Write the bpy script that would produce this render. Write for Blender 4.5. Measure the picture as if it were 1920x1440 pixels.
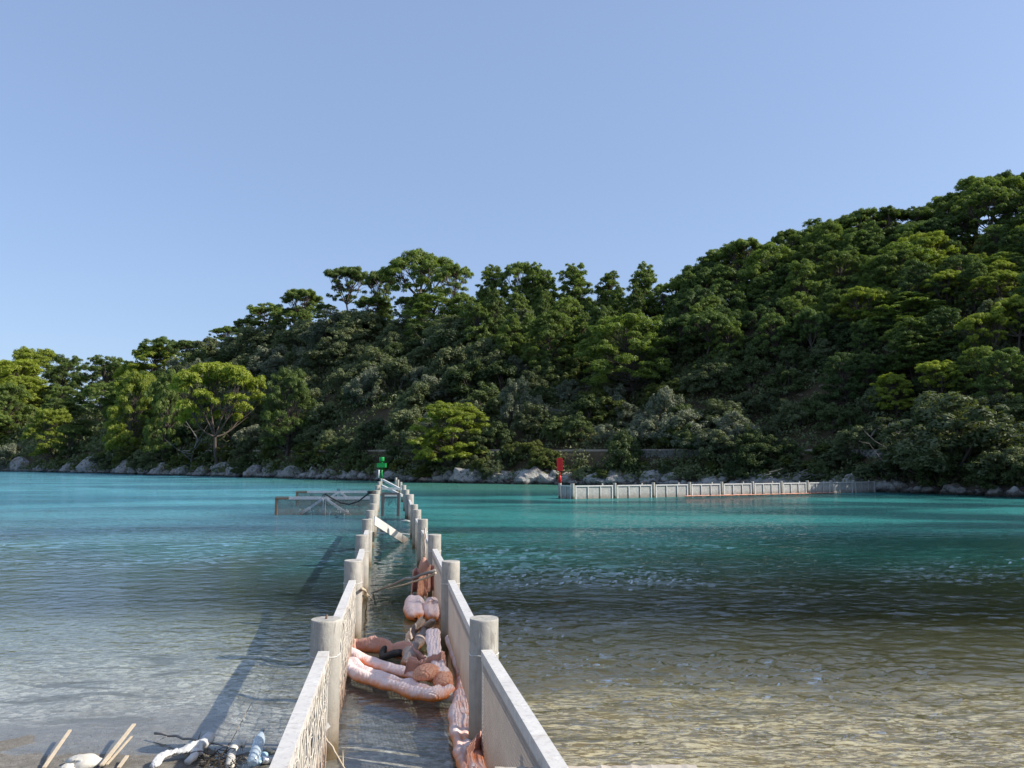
import bpy, math, random
import numpy as np
from mathutils import Vector, Matrix
random.seed(7); rng = np.random.default_rng(7)
S = bpy.context.scene; COL = S.collection
for o in list(bpy.data.objects): bpy.data.objects.remove(o)

# ------------------------------------------------------------ camera, sky, sun, exposure
H = 2.84; F = 1443.0; PITCH = math.atan(153/F)
cd = bpy.data.cameras.new('camera'); cam = bpy.data.objects.new('camera', cd); COL.objects.link(cam)
cam.location = (0, 0, H); cam.rotation_euler = (math.pi/2 + PITCH, 0, 0)
cd.sensor_width = 36; cd.lens = F/1920*36; cd.clip_end = 6000; cd.clip_start = .05
S.camera = cam
SUN_EL, SUN_AZ = math.radians(36.5), math.radians(97)      # azimuth clockwise from +Y (ahead): sun on the right
wd = bpy.data.worlds.new('World'); S.world = wd; wd.use_nodes = True
nt = wd.node_tree; nt.nodes.clear()
sky = nt.nodes.new('ShaderNodeTexSky'); sky.sky_type = 'NISHITA'; sky.sun_disc = False
sky.sun_elevation = SUN_EL; sky.sun_rotation = SUN_AZ; sky.air_density = 1.0; sky.dust_density = 1.6; sky.ozone_density = 2.2
hs = nt.nodes.new('ShaderNodeHueSaturation'); hs.inputs['Saturation'].default_value = 1.0
bg = nt.nodes.new('ShaderNodeBackground'); bg.inputs[1].default_value = 0.148
ow = nt.nodes.new('ShaderNodeOutputWorld')
nt.links.new(sky.outputs[0], hs.inputs['Color']); mxs = nt.nodes.new('ShaderNodeMix'); mxs.data_type = 'RGBA'; mxs.inputs['Factor'].default_value = .55; mxs.inputs[7].default_value = (1.50, 2.05, 3.35, 1)   # thin even haze over the whole sky
nt.links.new(hs.outputs[0], mxs.inputs[6]); nt.links.new(mxs.outputs[2], bg.inputs[0]); nt.links.new(bg.outputs[0], ow.inputs[0])
sl = bpy.data.lights.new('sun', 'SUN'); sl.energy = 4.2; sl.angle = math.radians(.53); sl.color = (1, .94, .84)
so = bpy.data.objects.new('sun', sl); COL.objects.link(so)
sdir = Vector((math.cos(SUN_EL)*math.sin(SUN_AZ), math.cos(SUN_EL)*math.cos(SUN_AZ), math.sin(SUN_EL)))
so.rotation_euler = sdir.to_track_quat('Z', 'Y').to_euler(); so.location = sdir*400
S.render.engine = 'CYCLES'
S.view_settings.view_transform = 'Standard'; S.view_settings.look = 'None'
S.view_settings.gamma = 1; S.view_settings.use_curve_mapping = False
S.view_settings.exposure = 0.6
S.cycles.max_bounces = 8; S.cycles.transparent_max_bounces = 24; S.cycles.caustics_reflective = False

# ------------------------------------------------------------ helpers
cp, sp = math.cos(PITCH), math.sin(PITCH)
def ray(px, py):
    v = (px-960)/F; w = (720-py)/F
    return Vector((v, cp - w*sp, sp + w*cp))
def G(px, py, z=0.0):                      # point of the plane z seen at a pixel of the photograph
    r = ray(px, py); t = (z-H)/r.z; return Vector((r.x*t, r.y*t, z))
def A(px, py, Y):                          # point at ground distance Y seen at a pixel
    r = ray(px, py); t = Y/r.y; return Vector((r.x*t, Y, H + r.z*t))
def tag(o, label=None, cat=None, group=None, kind=None):
    for k, v in (('label', label), ('category', cat), ('group', group), ('kind', kind)):
        if v: o[k] = v
    return o
def empty(name, loc=(0,0,0), rz=0):
    o = bpy.data.objects.new(name, None); COL.objects.link(o); o.location = loc; o.rotation_euler = (0,0,rz)
    o.empty_display_size = .2; return o
class MB:
    def __init__(s): s.v = []; s.f = []; s.sm = []
    def add(s, vs, fs, smooth=False):
        b = len(s.v); s.v += [tuple(v) for v in vs]; s.f += [tuple(i+b for i in f) for f in fs]; s.sm += [smooth]*len(fs)
    def box(s, c, d, M=None):
        vs = [Vector((c[0]+x*d[0]/2, c[1]+y*d[1]/2, c[2]+z*d[2]/2)) for x in (-1,1) for y in (-1,1) for z in (-1,1)]
        if M: vs = [M @ v for v in vs]
        s.add(vs, [(0,1,3,2),(4,6,7,5),(0,4,5,1),(2,3,7,6),(0,2,6,4),(1,5,7,3)])
    def beam(s, a, b, w, h, up=(0,0,1)):
        a = Vector(a); b = Vector(b); d = (b-a).normalized(); u = Vector(up)
        if abs(d.dot(u)) > .98: u = Vector((1,0,0))
        x = d.cross(u).normalized(); y = x.cross(d).normalized()
        vs = [p + x*(i*w/2) + y*(j*h/2) for p in (a, b) for i in (-1,1) for j in (-1,1)]
        s.add(vs, [(0,1,3,2),(4,6,7,5),(0,4,5,1),(2,3,7,6),(0,2,6,4),(1,5,7,3)])
    def tube(s, pts, rad, n=8, cap=True):
        pts = [Vector(p) for p in pts]
        if not hasattr(rad, '__len__'): rad = [rad]*len(pts)
        vs = []; fs = []; x = None
        for i, p in enumerate(pts):
            d = (pts[min(i+1, len(pts)-1)] - pts[max(i-1, 0)]).normalized()
            u = x if x is not None else (Vector((1,0,0)) if abs(d.x) < .8 else Vector((0,1,0)))
            x = (u - d*u.dot(d)).normalized(); y = d.cross(x)
            for k in range(n):
                t = 2*math.pi*k/n; vs.append(p + (x*math.cos(t) + y*math.sin(t))*rad[i])
        for i in range(len(pts)-1):
            for k in range(n):
                fs.append((i*n+k, i*n+(k+1)%n, (i+1)*n+(k+1)%n, (i+1)*n+k))
        if cap: fs.append(tuple(range(n))[::-1]); fs.append(tuple((len(pts)-1)*n+k for k in range(n)))
        s.add(vs, fs, True)
    def mesh(s, name):
        m = bpy.data.meshes.new(name); m.from_pydata(s.v, [], s.f); m.polygons.foreach_set('use_smooth', s.sm); m.update(); return m
    def build(s, name, mat, parent=None, loc=None):
        m = s.mesh(name); m.materials.append(mat); o = bpy.data.objects.new(name, m); COL.objects.link(o)
        if parent: o.parent = parent
        if loc is not None: o.location = loc
        return o
def link(name, mesh, parent=None, loc=None):
    o = bpy.data.objects.new(name, mesh); COL.objects.link(o)
    if parent: o.parent = parent
    if loc is not None: o.location = loc
    return o
def np_mesh(name, V, Fa, mat=None, smooth=False):
    V = np.asarray(V, dtype=np.float32); Fa = np.asarray(Fa, dtype=np.int32); k = Fa.shape[1]
    m = bpy.data.meshes.new(name); m.vertices.add(len(V)); m.vertices.foreach_set('co', V.ravel())
    m.loops.add(Fa.size); m.loops.foreach_set('vertex_index', Fa.ravel())
    m.polygons.add(len(Fa)); m.polygons.foreach_set('loop_start', np.arange(0, Fa.size, k, dtype=np.int32))
    m.polygons.foreach_set('loop_total', np.full(len(Fa), k, dtype=np.int32))
    m.polygons.foreach_set('use_smooth', np.full(len(Fa), smooth)); m.update(calc_edges=True); m.validate()
    if mat: m.materials.append(mat)
    return m

# ------------------------------------------------------------ value noise in numpy
_P = rng.random((64, 64, 64)).astype(np.float32)
def vnoise(p):
    p = np.asarray(p, dtype=np.float64); i = np.floor(p).astype(int); f = p - i; f = f*f*(3-2*f)
    r = 0
    for dx in (0,1):
        for dy in (0,1):
            for dz in (0,1):
                w = (f[:,0] if dx else 1-f[:,0])*(f[:,1] if dy else 1-f[:,1])*(f[:,2] if dz else 1-f[:,2])
                r = r + w*_P[(i[:,0]+dx) % 64, (i[:,1]+dy) % 64, (i[:,2]+dz) % 64]
    return r*2-1
def fbm(p, o=4):
    p = np.asarray(p, dtype=np.float64); r = 0; a = 1
    for k in range(o): r = r + a*vnoise(p*2**k + 17.3*k); a *= .5
    return r

# ------------------------------------------------------------ materials
class NT:
    def __init__(s, name):
        s.m = bpy.data.materials.new(name); s.m.use_nodes = True; s.t = s.m.node_tree; s.t.nodes.clear()
        s.out = s.n('ShaderNodeOutputMaterial'); s.geo = s.n('ShaderNodeNewGeometry'); s.pos = s.geo.outputs['Position']
        s.tc = s.n('ShaderNodeTexCoord')
    def n(s, t, **kw):
        n = s.t.nodes.new(t)
        for k, v in kw.items(): setattr(n, k, v)
        return n
    def L(s, a, b): s.t.links.new(a, b)
    def put(s, sock, v):
        if isinstance(v, bpy.types.NodeSocket): s.L(v, sock)
        elif isinstance(v, (tuple, list)) and len(v) == 3 and sock.type == 'RGBA': sock.default_value = (*v, 1)
        else: sock.default_value = v
    def noise(s, sc, det=4, vec=None, rough=.55, scale3=None, dist=0, out=0):
        v = vec or s.pos
        if scale3:
            mp = s.n('ShaderNodeMapping'); mp.inputs['Scale'].default_value = scale3; s.L(v, mp.inputs[0]); v = mp.outputs[0]
        n = s.n('ShaderNodeTexNoise'); n.inputs['Scale'].default_value = sc; n.inputs['Detail'].default_value = det
        n.inputs['Roughness'].default_value = rough; n.inputs['Distortion'].default_value = dist; s.L(v, n.inputs['Vector']); return n.outputs[out]
    def voro(s, sc, feature='F1', vec=None, scale3=None):
        v = vec or s.pos
        if scale3:
            mp = s.n('ShaderNodeMapping'); mp.inputs['Scale'].default_value = scale3; s.L(v, mp.inputs[0]); v = mp.outputs[0]
        n = s.n('ShaderNodeTexVoronoi', feature=feature); n.inputs['Scale'].default_value = sc; s.L(v, n.inputs['Vector']); return n
    def ramp(s, f, *st):
        r = s.n('ShaderNodeValToRGB'); e = r.color_ramp.elements
        while len(e) < len(st): e.new(.5)
        for i, (p, c) in enumerate(st):
            e[i].position = p; e[i].color = (*c, 1) if isinstance(c, (tuple, list)) else (c, c, c, 1)
        s.L(f, r.inputs[0]); return r.outputs[0]
    def mix(s, f, a, b, mode='MIX'):
        m = s.n('ShaderNodeMix', data_type='RGBA', blend_type=mode); s.put(m.inputs['Factor'], f)
        s.put(m.inputs[6], a); s.put(m.inputs[7], b); return m.outputs[2]
    def math(s, op, a, b=0, clamp=False):
        m = s.n('ShaderNodeMath', operation=op, use_clamp=clamp); s.put(m.inputs[0], a); s.put(m.inputs[1], b); return m.outputs[0]
    def rng(s, v, a, b, c=0, d=1):
        m = s.n('ShaderNodeMapRange', interpolation_type='SMOOTHSTEP'); s.put(m.inputs['Value'], v)
        for k, x in zip(('From Min','From Max','To Min','To Max'), (a,b,c,d)): s.put(m.inputs[k], x)
        return m.outputs[0]
    def xyz(s, v=None):
        x = s.n('ShaderNodeSeparateXYZ'); s.L(v or s.pos, x.inputs[0]); return x.outputs
    def bump(s, h, dist=.01, st=1, nrm=None):
        b = s.n('ShaderNodeBump'); b.inputs['Distance'].default_value = dist; b.inputs['Strength'].default_value = st; s.L(h, b.inputs['Height'])
        if nrm: s.L(nrm, b.inputs['Normal'])
        return b.outputs[0]
    def bsdf(s, col, rough=.7, metal=0, nrm=None, spec=.5):
        b = s.n('ShaderNodeBsdfPrincipled'); s.put(b.inputs['Base Color'], col); s.put(b.inputs['Roughness'], rough)
        s.put(b.inputs['Metallic'], metal); s.put(b.inputs['Specular IOR Level'], spec)
        if nrm: s.L(nrm, b.inputs['Normal'])
        return b.outputs[0]
    def done(s, sh): s.L(sh, s.out.inputs[0]); return s.m

def m_concrete(name='concrete', wet=True, a=(.30,.285,.25), b=(.50,.47,.42)):
    t = NT(name); x, y, z = t.xyz()
    c = t.mix(t.noise(6, 6), a, b)
    c = t.mix(t.rng(t.noise(3, 5, scale3=(14,14,.7)), .5, .75, 0, .3), c, (.17,.15,.12))
    c = t.mix(t.rng(t.noise(40, 3), .62, .75, 0, .5), c, (.14,.13,.11))
    c = t.mix(t.rng(t.noise(2.2, 3), .55, .7, 0, .45), c, (.58,.54,.47))
    oi = t.n('ShaderNodeObjectInfo'); c = t.mix(t.math('MULTIPLY', oi.outputs['Random'], .35), c, t.mix(.5, c, (.25,.22,.18)))
    if wet:
        stn = t.noise(2.2, 6, scale3=(8,8,1.6), rough=.7, dist=.8)
        c = t.mix(t.math('MULTIPLY', t.rng(stn, .50, .68, 0, .6), t.rng(z, .80, 1.05, .12, 1)), c, (.15,.135,.115))
        c = t.mix(t.math('MULTIPLY', t.rng(t.noise(3.1, 6, scale3=(13,13,1.6), rough=.7), .62, .67, 0, .6), t.rng(z, .75, 1.0)), c, (.66,.63,.57))
        e = t.math('ADD', z, t.math('MULTIPLY', t.noise(5, 3), -.25))
        c = t.mix(t.rng(e, -.05, .16, .9, 0), c, (.075,.06,.028))
        c = t.mix(t.rng(e, .1, .45, .35, 0), c, (.26,.17,.09))
    n = t.bump(t.noise(60, 5), .006, .6); n = t.bump(t.noise(9, 4), .012, .6, n)
    return t.done(t.bsdf(c, .85, nrm=n, spec=.3))
def m_galv(name='galvanised_steel', a=(.50,.48,.45), b=(.70,.67,.62), rust=.25):
    t = NT(name); z = t.xyz()[2]
    c = t.mix(t.noise(4, 5), a, b)
    c = t.mix(t.rng(t.noise(22, 4), .5, .7, 0, .4), c, (.3,.29,.28)); c = t.mix(t.rng(t.noise(6, 6, rough=.7, dist=1.2), .54, .62, 0, .5), c, (.74,.71,.66))
    c = t.mix(t.rng(t.noise(2.5, 6, rough=.7), .56, .66, 0, rust), c, (.27,.16,.08))
    c = t.mix(t.rng(t.math('ADD', z, t.math('MULTIPLY', t.noise(7, 3), -.2)), -.1, .35, .75, 0), c, (.16,.09,.045))
    return t.done(t.bsdf(c, t.rng(t.noise(12,3), .3, .7, .5, .75), .12, t.bump(t.noise(50, 4), .003, .5)))
def m_screen(name, col1, col2, alpha=None, scale=9, low=(.30,.15,.08)):
    t = NT(name); z = t.xyz()[2]
    c = t.mix(t.noise(5, 6), col1, col2)
    c = t.mix(t.rng(t.math('ADD', z, t.math('MULTIPLY', t.noise(3, 4), -.5)), -.25, .3, .7, 0), c, low)
    sh = t.bsdf(c, .8, spec=.2)
    if alpha:
        tr = t.n('ShaderNodeBsdfTransparent'); mx = t.n('ShaderNodeMixShader')
        t.put(mx.inputs[0], t.rng(t.noise(scale, 5, rough=.7), .3, .7, alpha-.15, min(1, alpha+.15))); t.L(tr.outputs[0], mx.inputs[1]); t.L(sh, mx.inputs[2]); sh = mx.outputs[0]
    return t.done(sh)
def m_simple(name, a, b, sc=8, rough=.7, bs=30, bd=.004, metal=0, spec=.4):
    t = NT(name); c = t.mix(t.noise(sc, 6), a, b)
    return t.done(t.bsdf(c, rough, metal, t.bump(t.noise(bs, 5), bd, .7), spec))
def m_leaf(name, dark, light, trans=.3, hue=.5):
    t = NT(name); oi = t.n('ShaderNodeObjectInfo')
    f = t.math('ADD', t.math('MULTIPLY', oi.outputs['Random'], .55), t.math('MULTIPLY', t.noise(.28, 4), .75))
    c = t.mix(t.rng(f, .25, .95), dark, light)
    c = t.mix(t.rng(t.noise(2.3, 3), .55, .8, 0, .4), c, tuple(x*1.6 for x in light))
    d = t.n('ShaderNodeBsdfDiffuse'); t.L(c, d.inputs[0])
    tr = t.n('ShaderNodeBsdfTranslucent'); t.L(t.mix(1.0, c, (1.25,1.35,.5), 'MULTIPLY'), tr.inputs[0])
    mx = t.n('ShaderNodeMixShader'); mx.inputs[0].default_value = trans; t.L(d.outputs[0], mx.inputs[1]); t.L(tr.outputs[0], mx.inputs[2])
    g = t.n('ShaderNodeBsdfGlossy'); g.inputs['Roughness'].default_value = .5; g.inputs[0].default_value = (.6,.6,.6,1)
    m2 = t.n('ShaderNodeMixShader'); m2.inputs[0].default_value = .035; t.L(mx.outputs[0], m2.inputs[1]); t.L(g.outputs[0], m2.inputs[2])
    return t.done(m2.outputs[0])
def m_rock():
    t = NT('limestone'); z = t.xyz()[2]
    c = t.mix(t.noise(.9, 8, rough=.65), (.16,.155,.145), (.52,.50,.46))
    c = t.mix(t.rng(t.noise(.35, 5), .55, .68, 0, .55), c, (.36,.20,.11))
    c = t.mix(t.rng(t.noise(1.6, 6, rough=.7), .50, .64, 0, .8), c, (.06,.056,.05))
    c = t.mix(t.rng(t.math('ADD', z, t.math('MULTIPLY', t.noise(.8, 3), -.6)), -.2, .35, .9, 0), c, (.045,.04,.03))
    n = t.bump(t.noise(2.2, 8, rough=.7), .3, .9)
    return t.done(t.bsdf(c, .9, nrm=n, spec=.2))
def m_ground():
    t = NT('hillside_earth')
    c = t.mix(t.noise(.2, 6), (.045,.04,.022), (.13,.095,.06))
    c = t.mix(t.rng(t.noise(.9, 6, rough=.7), .5, .7, 0, .7), c, (.05,.06,.02))
    c = t.mix(t.rng(t.noise(.5, 4), .62, .72, 0, .7), c, (.30,.24,.18))
    z = t.xyz()[2]
    c = t.mix(t.rng(t.math('ADD', z, t.math('MULTIPLY', t.noise(.5, 3), -1.5)), -.6, 1.2, .8, 0), c, (.16,.14,.12))
    return t.done(t.bsdf(c, .95, nrm=t.bump(t.noise(1.2, 7), .5, .8), spec=.1))
def m_bed():
    t = NT('seabed_gravel'); x, y, z = t.xyz()
    v = t.voro(15); cc = t.mix(.15, v.outputs['Color'], (.5,.5,.5))
    sep = t.n('ShaderNodeSeparateColor'); t.L(cc, sep.inputs[0])
    c = t.mix(sep.outputs[0], (.13,.12,.095), (.62,.59,.52))
    c = t.mix(t.rng(t.noise(55, 3), .45, .7, 0, .5), c, (.46,.43,.36))
    c = t.mix(t.rng(t.noise(1.1, 5), .42, .66, 0, .45), c, (.2,.18,.13))
    # right side: ochre sand, then brown weed farther out ; left side: grey sand
    lat = t.math('ADD', t.math('MULTIPLY', y, -.16), 0)               # axis of the barrier
    rel = t.math('SUBTRACT', x, lat)
    c = t.mix(t.rng(rel, .6, 2.2, 0, .75), c, t.mix(t.noise(2.4, 5), (.34,.26,.12), (.74,.64,.40)))
    d = t.math('ADD', y, t.math('MULTIPLY', t.math('SUBTRACT', t.noise(.55, 5, dist=.6), .5), 7))
    c = t.mix(t.math('MULTIPLY', t.rng(d, 9.6, 13.2, 0, .95), t.rng(rel, -1.5, 1.2)), c, (.075,.064,.028))
    dl = t.math('ADD', y, t.math('MULTIPLY', t.math('SUBTRACT', t.noise(.4, 5), .5), 9))
    c = t.mix(t.math('MULTIPLY', t.rng(dl, 15, 25, 0, .3), t.rng(rel, -1.5, 1.2, 1, 0)), c, (.055,.065,.05))
    fs = t.noise(1.0, 4, scale3=(3.6,10,1), dist=1.4, rough=.65)
    c = t.mix(t.math('MULTIPLY', t.rng(fs, .46, .54, 0, .85), t.rng(rel, -.5, 1.5)), c, (.12,.085,.03))  # brown streaks painted into the sand colour in place of rippling refracted light
    c = t.mix(t.math('MULTIPLY', t.rng(t.noise(1.0, 5, scale3=(7,11,1), rough=.75, dist=.6), .47, .62, 0, .75), 1), c, (.15,.14,.11))
    # seagrass streaks
    st = t.noise(1.0, 5, scale3=(.8,2.2,1), dist=.8)
    c = t.mix(t.rng(st, .54, .64, 0, .75), c, (.085,.072,.03))
    c = t.mix(t.rng(z, -.10, -.01, 0, .8), c, t.mix(t.noise(30,5,rough=.7), (.10,.09,.078), (.25,.225,.19)))
    h = t.math('ADD', t.math('MULTIPLY', v.outputs['Distance'], -.5), t.noise(80, 4))
    return t.done(t.bsdf(c, .9, nrm=t.bump(h, .02, .8), spec=.2))
def m_water():
    t = NT('sea_water'); x, y, z = t.xyz()
    rel = t.math('ADD', x, t.math('MULTIPLY', y, .16))
    # waves: larger to the right, fine on the sheltered left
    n1 = t.noise(1.0, 3, scale3=(.8,2.0,1), rough=.5, dist=.5)
    mp = t.n('ShaderNodeMapping'); mp.inputs['Rotation'].default_value = (0,0,.45); mp.inputs['Scale'].default_value = (1.6,4.4,1); t.L(t.pos, mp.inputs[0])
    n2 = t.noise(1.0, 3, vec=mp.outputs[0], rough=.55, dist=.7)
    mp = t.n('ShaderNodeMapping'); mp.inputs['Rotation'].default_value = (0,0,-.3); mp.inputs['Scale'].default_value = (5,11,1); t.L(t.pos, mp.inputs[0])
    n3 = t.noise(1.0, 3, vec=mp.outputs[0], rough=.6, dist=.5)
    right = t.rng(rel, .1, 1.6, .42, 1)
    left = t.rng(y, 12, 26, .0, .55); right = t.math('MAXIMUM', right, left)
    calm = t.rng(t.math('ADD', y, t.math('MULTIPLY', t.rng(rel, -2, 1), 4)), 8, 11, .25, 1)
    amp = t.math('MULTIPLY', right, calm)
    patch = t.rng(t.noise(.16, 4, scale3=(.6,1.6,1)), .3, .7, .55, 1.25); amp = t.math('MULTIPLY', amp, patch)
    farb = t.rng(y, 24, 46)
    nn = t.bump(t.math('MULTIPLY', n1, t.math('MULTIPLY', amp, farb)), .34, 1)
    nn = t.bump(t.math('MULTIPLY', n2, t.math('MULTIPLY', amp, t.math('MAXIMUM', farb, .08))), .26, 1, nn)
    nn = t.bump(t.math('MULTIPLY', n3, t.math('MAXIMUM', amp, .30)), .012, 1, nn)
    # colour of the water body itself, by depth and by what grows on the bottom
    w = t.math('MULTIPLY', t.math('SUBTRACT', t.noise(.09, 5, scale3=(1,1,1), dist=.6), .5), 34)
    yy = t.math('ADD', y, w)
    big = t.noise(.045, 4, scale3=(.7,1.5,1), dist=.5)
    teal = t.mix(t.rng(big, .42, .58), (.010,.060,.060), (.034,.185,.168))
    fargreen = (.045,.15,.115)
    R = t.mix(t.rng(y, 16, 23), (.028,.036,.020), (.014,.052,.042))
    R = t.mix(t.rng(yy, 18, 33), R, teal)
    R = t.mix(t.rng(y, 72, 100), R, fargreen)
    cyan = t.mix(t.rng(big, .40, .66), (.055,.20,.26), (.11,.36,.42))
    Lc = t.mix(t.rng(yy, 14, 30), (.10,.16,.165), t.mix(t.rng(big, .4, .6), (.05,.125,.17), (.10,.25,.29)))
    Lc = t.mix(t.rng(t.math('ADD', y, t.math('MULTIPLY', w, .8)), 34, 62), Lc, cyan)
    Lc = t.mix(t.math('MULTIPLY', t.rng(y, 95, 140), t.rng(t.math('ADD', x, t.math('MULTIPLY', y, .3)), -30, 20)), Lc, fargreen)
    side = t.rng(t.math('ADD', rel, t.math('MULTIPLY', w, .12)), -7, 3)
    side = t.mix(t.rng(y, 30, 70), side, t.rng(t.math('ADD', x, t.math('MULTIPLY', y, .20)), -14, 12))
    body = t.mix(side, Lc, R)
    dif = t.n('ShaderNodeBsdfDiffuse'); t.L(body, dif.inputs[0])
    trn = t.n('ShaderNodeBsdfTransparent'); t.L(t.mix(t.rng(y, 7, 18), (.98,.99,.97), (.84,.92,.82)), trn.inputs[0])
    op = t.rng(t.math('ADD', y, t.math('MULTIPLY', w, .22)), 9, 28, .0, .97)
    m1 = t.n('ShaderNodeMixShader'); t.L(op, m1.inputs[0]); t.L(trn.outputs[0], m1.inputs[1]); t.L(dif.outputs[0], m1.inputs[2])
    gl = t.n('ShaderNodeBsdfGlossy'); gl.inputs['Roughness'].default_value = .04; gl.inputs[0].default_value = (1,1,1,1); t.L(nn, gl.inputs['Normal'])
    dt = t.n('ShaderNodeVectorMath', operation='DOT_PRODUCT'); t.L(nn, dt.inputs[0]); t.L(t.geo.outputs['Incoming'], dt.inputs[1])
    ca = t.math('ABSOLUTE', dt.outputs['Value']); sch = t.math('POWER', t.math('SUBTRACT', 1, ca, True), 5); fres = t.math('ADD', .02, t.math('MULTIPLY', sch, .98))
    m2 = t.n('ShaderNodeMixShader'); t.L(t.math('MULTIPLY', fres, .95), m2.inputs[0]); t.L(m1.outputs[0], m2.inputs[1]); t.L(gl.outputs[0], m2.inputs[2])
    return t.done(m2.outputs[0])
def m_boom(name, top, low, zl=.125, net=0):
    t = NT(name); z = t.xyz()[2]
    c = t.mix(t.noise(5, 5), top, tuple(min(1, v*1.18) for v in top))
    c = t.mix(t.rng(t.noise(9, 6, rough=.7), .55, .72, 0, .35), c, (.30,.20,.16))
    e = t.math('ADD', z, t.math('MULTIPLY', t.math('SUBTRACT', t.noise(6, 5), .5), .16))
    c = t.mix(t.rng(e, zl-.06, zl+.05, .95, 0), c, low)
    c = t.mix(t.rng(z, -.01, .035, .8, 0), c, (.10,.035,.012))
    wv = t.n('ShaderNodeTexWave'); wv.inputs['Scale'].default_value = 7; wv.inputs['Distortion'].default_value = 14; wv.inputs['Detail Scale'].default_value = .6; t.L(t.pos, wv.inputs[0])
    if net:
        v = t.voro(16, 'DISTANCE_TO_EDGE'); c = t.mix(t.rng(v.outputs['Distance'], 0, .09, .8, 0), c, (.50,.16,.07))
    n = t.bump(wv.outputs[1], .0035, .5); n = t.bump(t.noise(4, 3, rough=.5, dist=1.5), .05, .45, n); n = t.bump(t.noise(60, 3), .0015, .5, n)
    return t.done(t.bsdf(c, .75, nrm=n, spec=.25))
M = dict(
 concrete=m_concrete(), quay=m_concrete('quay_concrete', False, (.38,.33,.26), (.56,.50,.42)), galv=m_galv(), gatem=m_galv('weathered_gate_steel', (.30,.33,.37), (.48,.50,.54), .5),
 rusty=m_simple('rusty_steel', (.10,.065,.045), (.24,.16,.11), 9, .9), darkm=m_simple('dark_steel', (.06,.06,.065), (.16,.15,.14), 9, .6),
 scr_r=m_screen('perforated_screen', (.40,.34,.29), (.55,.47,.40)), scr_l=m_screen('bleached_netting', (.50,.45,.38), (.66,.61,.53)),
 scr_far=m_screen('far_fence_netting', (.36,.36,.34), (.50,.49,.46), .85, 2.5, (.24,.19,.15)), scr_gate=m_screen('gate_netting', (.20,.22,.20), (.36,.33,.27), .48, 3, (.22,.18,.14)),
 green=m_simple('green_paint', (.0,.20,.035), (.01,.30,.06), 5, .4), red=m_simple('red_paint', (.42,.01,.012), (.60,.02,.02), 5, .45),
 white=m_simple('weathered_white', (.40,.39,.37), (.74,.73,.70), 7, .6), rope=m_simple('black_rubber', (.015,.015,.015), (.04,.04,.04), 9, .6),
 cord=m_simple('frayed_cord', (.42,.33,.24), (.6,.5,.4), 20, .9), wood=m_simple('bleached_wood', (.42,.33,.22), (.68,.57,.42), 14, .85), bark=m_simple('pine_bark', (.055,.042,.034), (.14,.11,.09), 2, .95, 6, .05),
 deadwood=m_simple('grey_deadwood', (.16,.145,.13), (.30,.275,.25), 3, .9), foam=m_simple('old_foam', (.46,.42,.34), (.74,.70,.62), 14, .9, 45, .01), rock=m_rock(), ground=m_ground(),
 twig=m_simple('dark_twigs', (.03,.025,.02), (.12,.09,.06), 8, .95),
 boom=m_boom('pink_boom_fabric', (.76,.60,.56), (.74,.21,.03)), boomd=m_boom('skirt_fabric', (.52,.29,.23), (.55,.16,.05), .08), boomo=m_boom('orange_boom_fabric', (.62,.33,.22), (.68,.18,.03), .16, 1), boomg=m_boom('grey_boom_fabric', (.33,.27,.235), (.58,.22,.07), .12),
 pathm=m_simple('pale_path', (.22,.17,.13), (.50,.41,.32), .5, .95, 4, .05), wallm=m_simple('dry_stone', (.10,.095,.085), (.30,.28,.25), 1.6, .95, 3, .08),
 leaf_pine=m_leaf('pine_needles', (.085,.125,.03), (.185,.245,.05), .4), leaf_bright=m_leaf('bright_pine_needles', (.18,.225,.03), (.30,.345,.045), .42),
 leaf_deep=m_leaf('deep_pine_needles', (.060,.10,.03), (.135,.195,.048), .36), leaf_oak=m_leaf('holm_oak_leaves', (.078,.098,.045), (.17,.195,.095), .27), leaf_dark=m_leaf('dark_shrub_leaves', (.052,.078,.027), (.12,.155,.055), .28),
 leaf_olive=m_leaf('olive_leaves', (.12,.14,.09), (.23,.245,.17), .2), leaf_green=m_leaf('fresh_shrub_leaves', (.07,.095,.02), (.15,.17,.04), .3), under=m_leaf('undergrowth_leaves', (.065,.088,.032), (.155,.18,.075), .25))
M['bottle'] = (lambda t: t.done((lambda b: (t.put(b.inputs['Base Color'], (.75,.88,.97)), t.put(b.inputs['Roughness'], .12), t.put(b.inputs['Transmission Weight'], .55), b.outputs[0])[-1])(t.n('ShaderNodeBsdfPrincipled'))))(NT('clear_plastic'))

# ------------------------------------------------------------ the terrain of the far shore
T = lambda tab: (np.array([a for a, b in tab], float), np.array([b for a, b in tab], float))
SH = T([(-900,884),(-300,883),(0,883),(100,884.5),(200,887),(300,890.5),(400,892.5),(500,895),(640,899),(760,903),(900,906.5),(1040,908.5),(1200,910.5),(1400,914),(1560,918),(1640,922),(1750,926),(1920,933),(2200,945),(2900,960)])
RG = T([(-900,790),(-200,768),(0,765),(100,765),(200,775),(262,775),(300,715),(350,700),(400,675),(450,662),(500,648),(560,638),(640,615),(700,614),(800,608),(900,618),(1000,622),(1100,625),(1200,622),(1260,625),(1320,590),(1400,562),(1500,530),(1600,515),(1700,498),(1800,478),(1900,448),(2100,400),(2900,380)])
def Ds(u):
    y = np.interp(u, *SH); w = (720-y)/F; rz = sp+w*cp; ry = cp-w*sp; return -H*ry/rz      # ground distance of the shoreline
RD = T([(-900,640),(0,560),(200,440),(300,380),(420,340),(640,265),(900,210),(1200,185),(1400,172),(1700,160),(2000,150),(2900,150)])
def Dr(u): return np.interp(u, *RD)
def zat(u, y, D):
    w = (720-y)/F; return H + D*(sp+w*cp)/(cp-w*sp)
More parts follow.
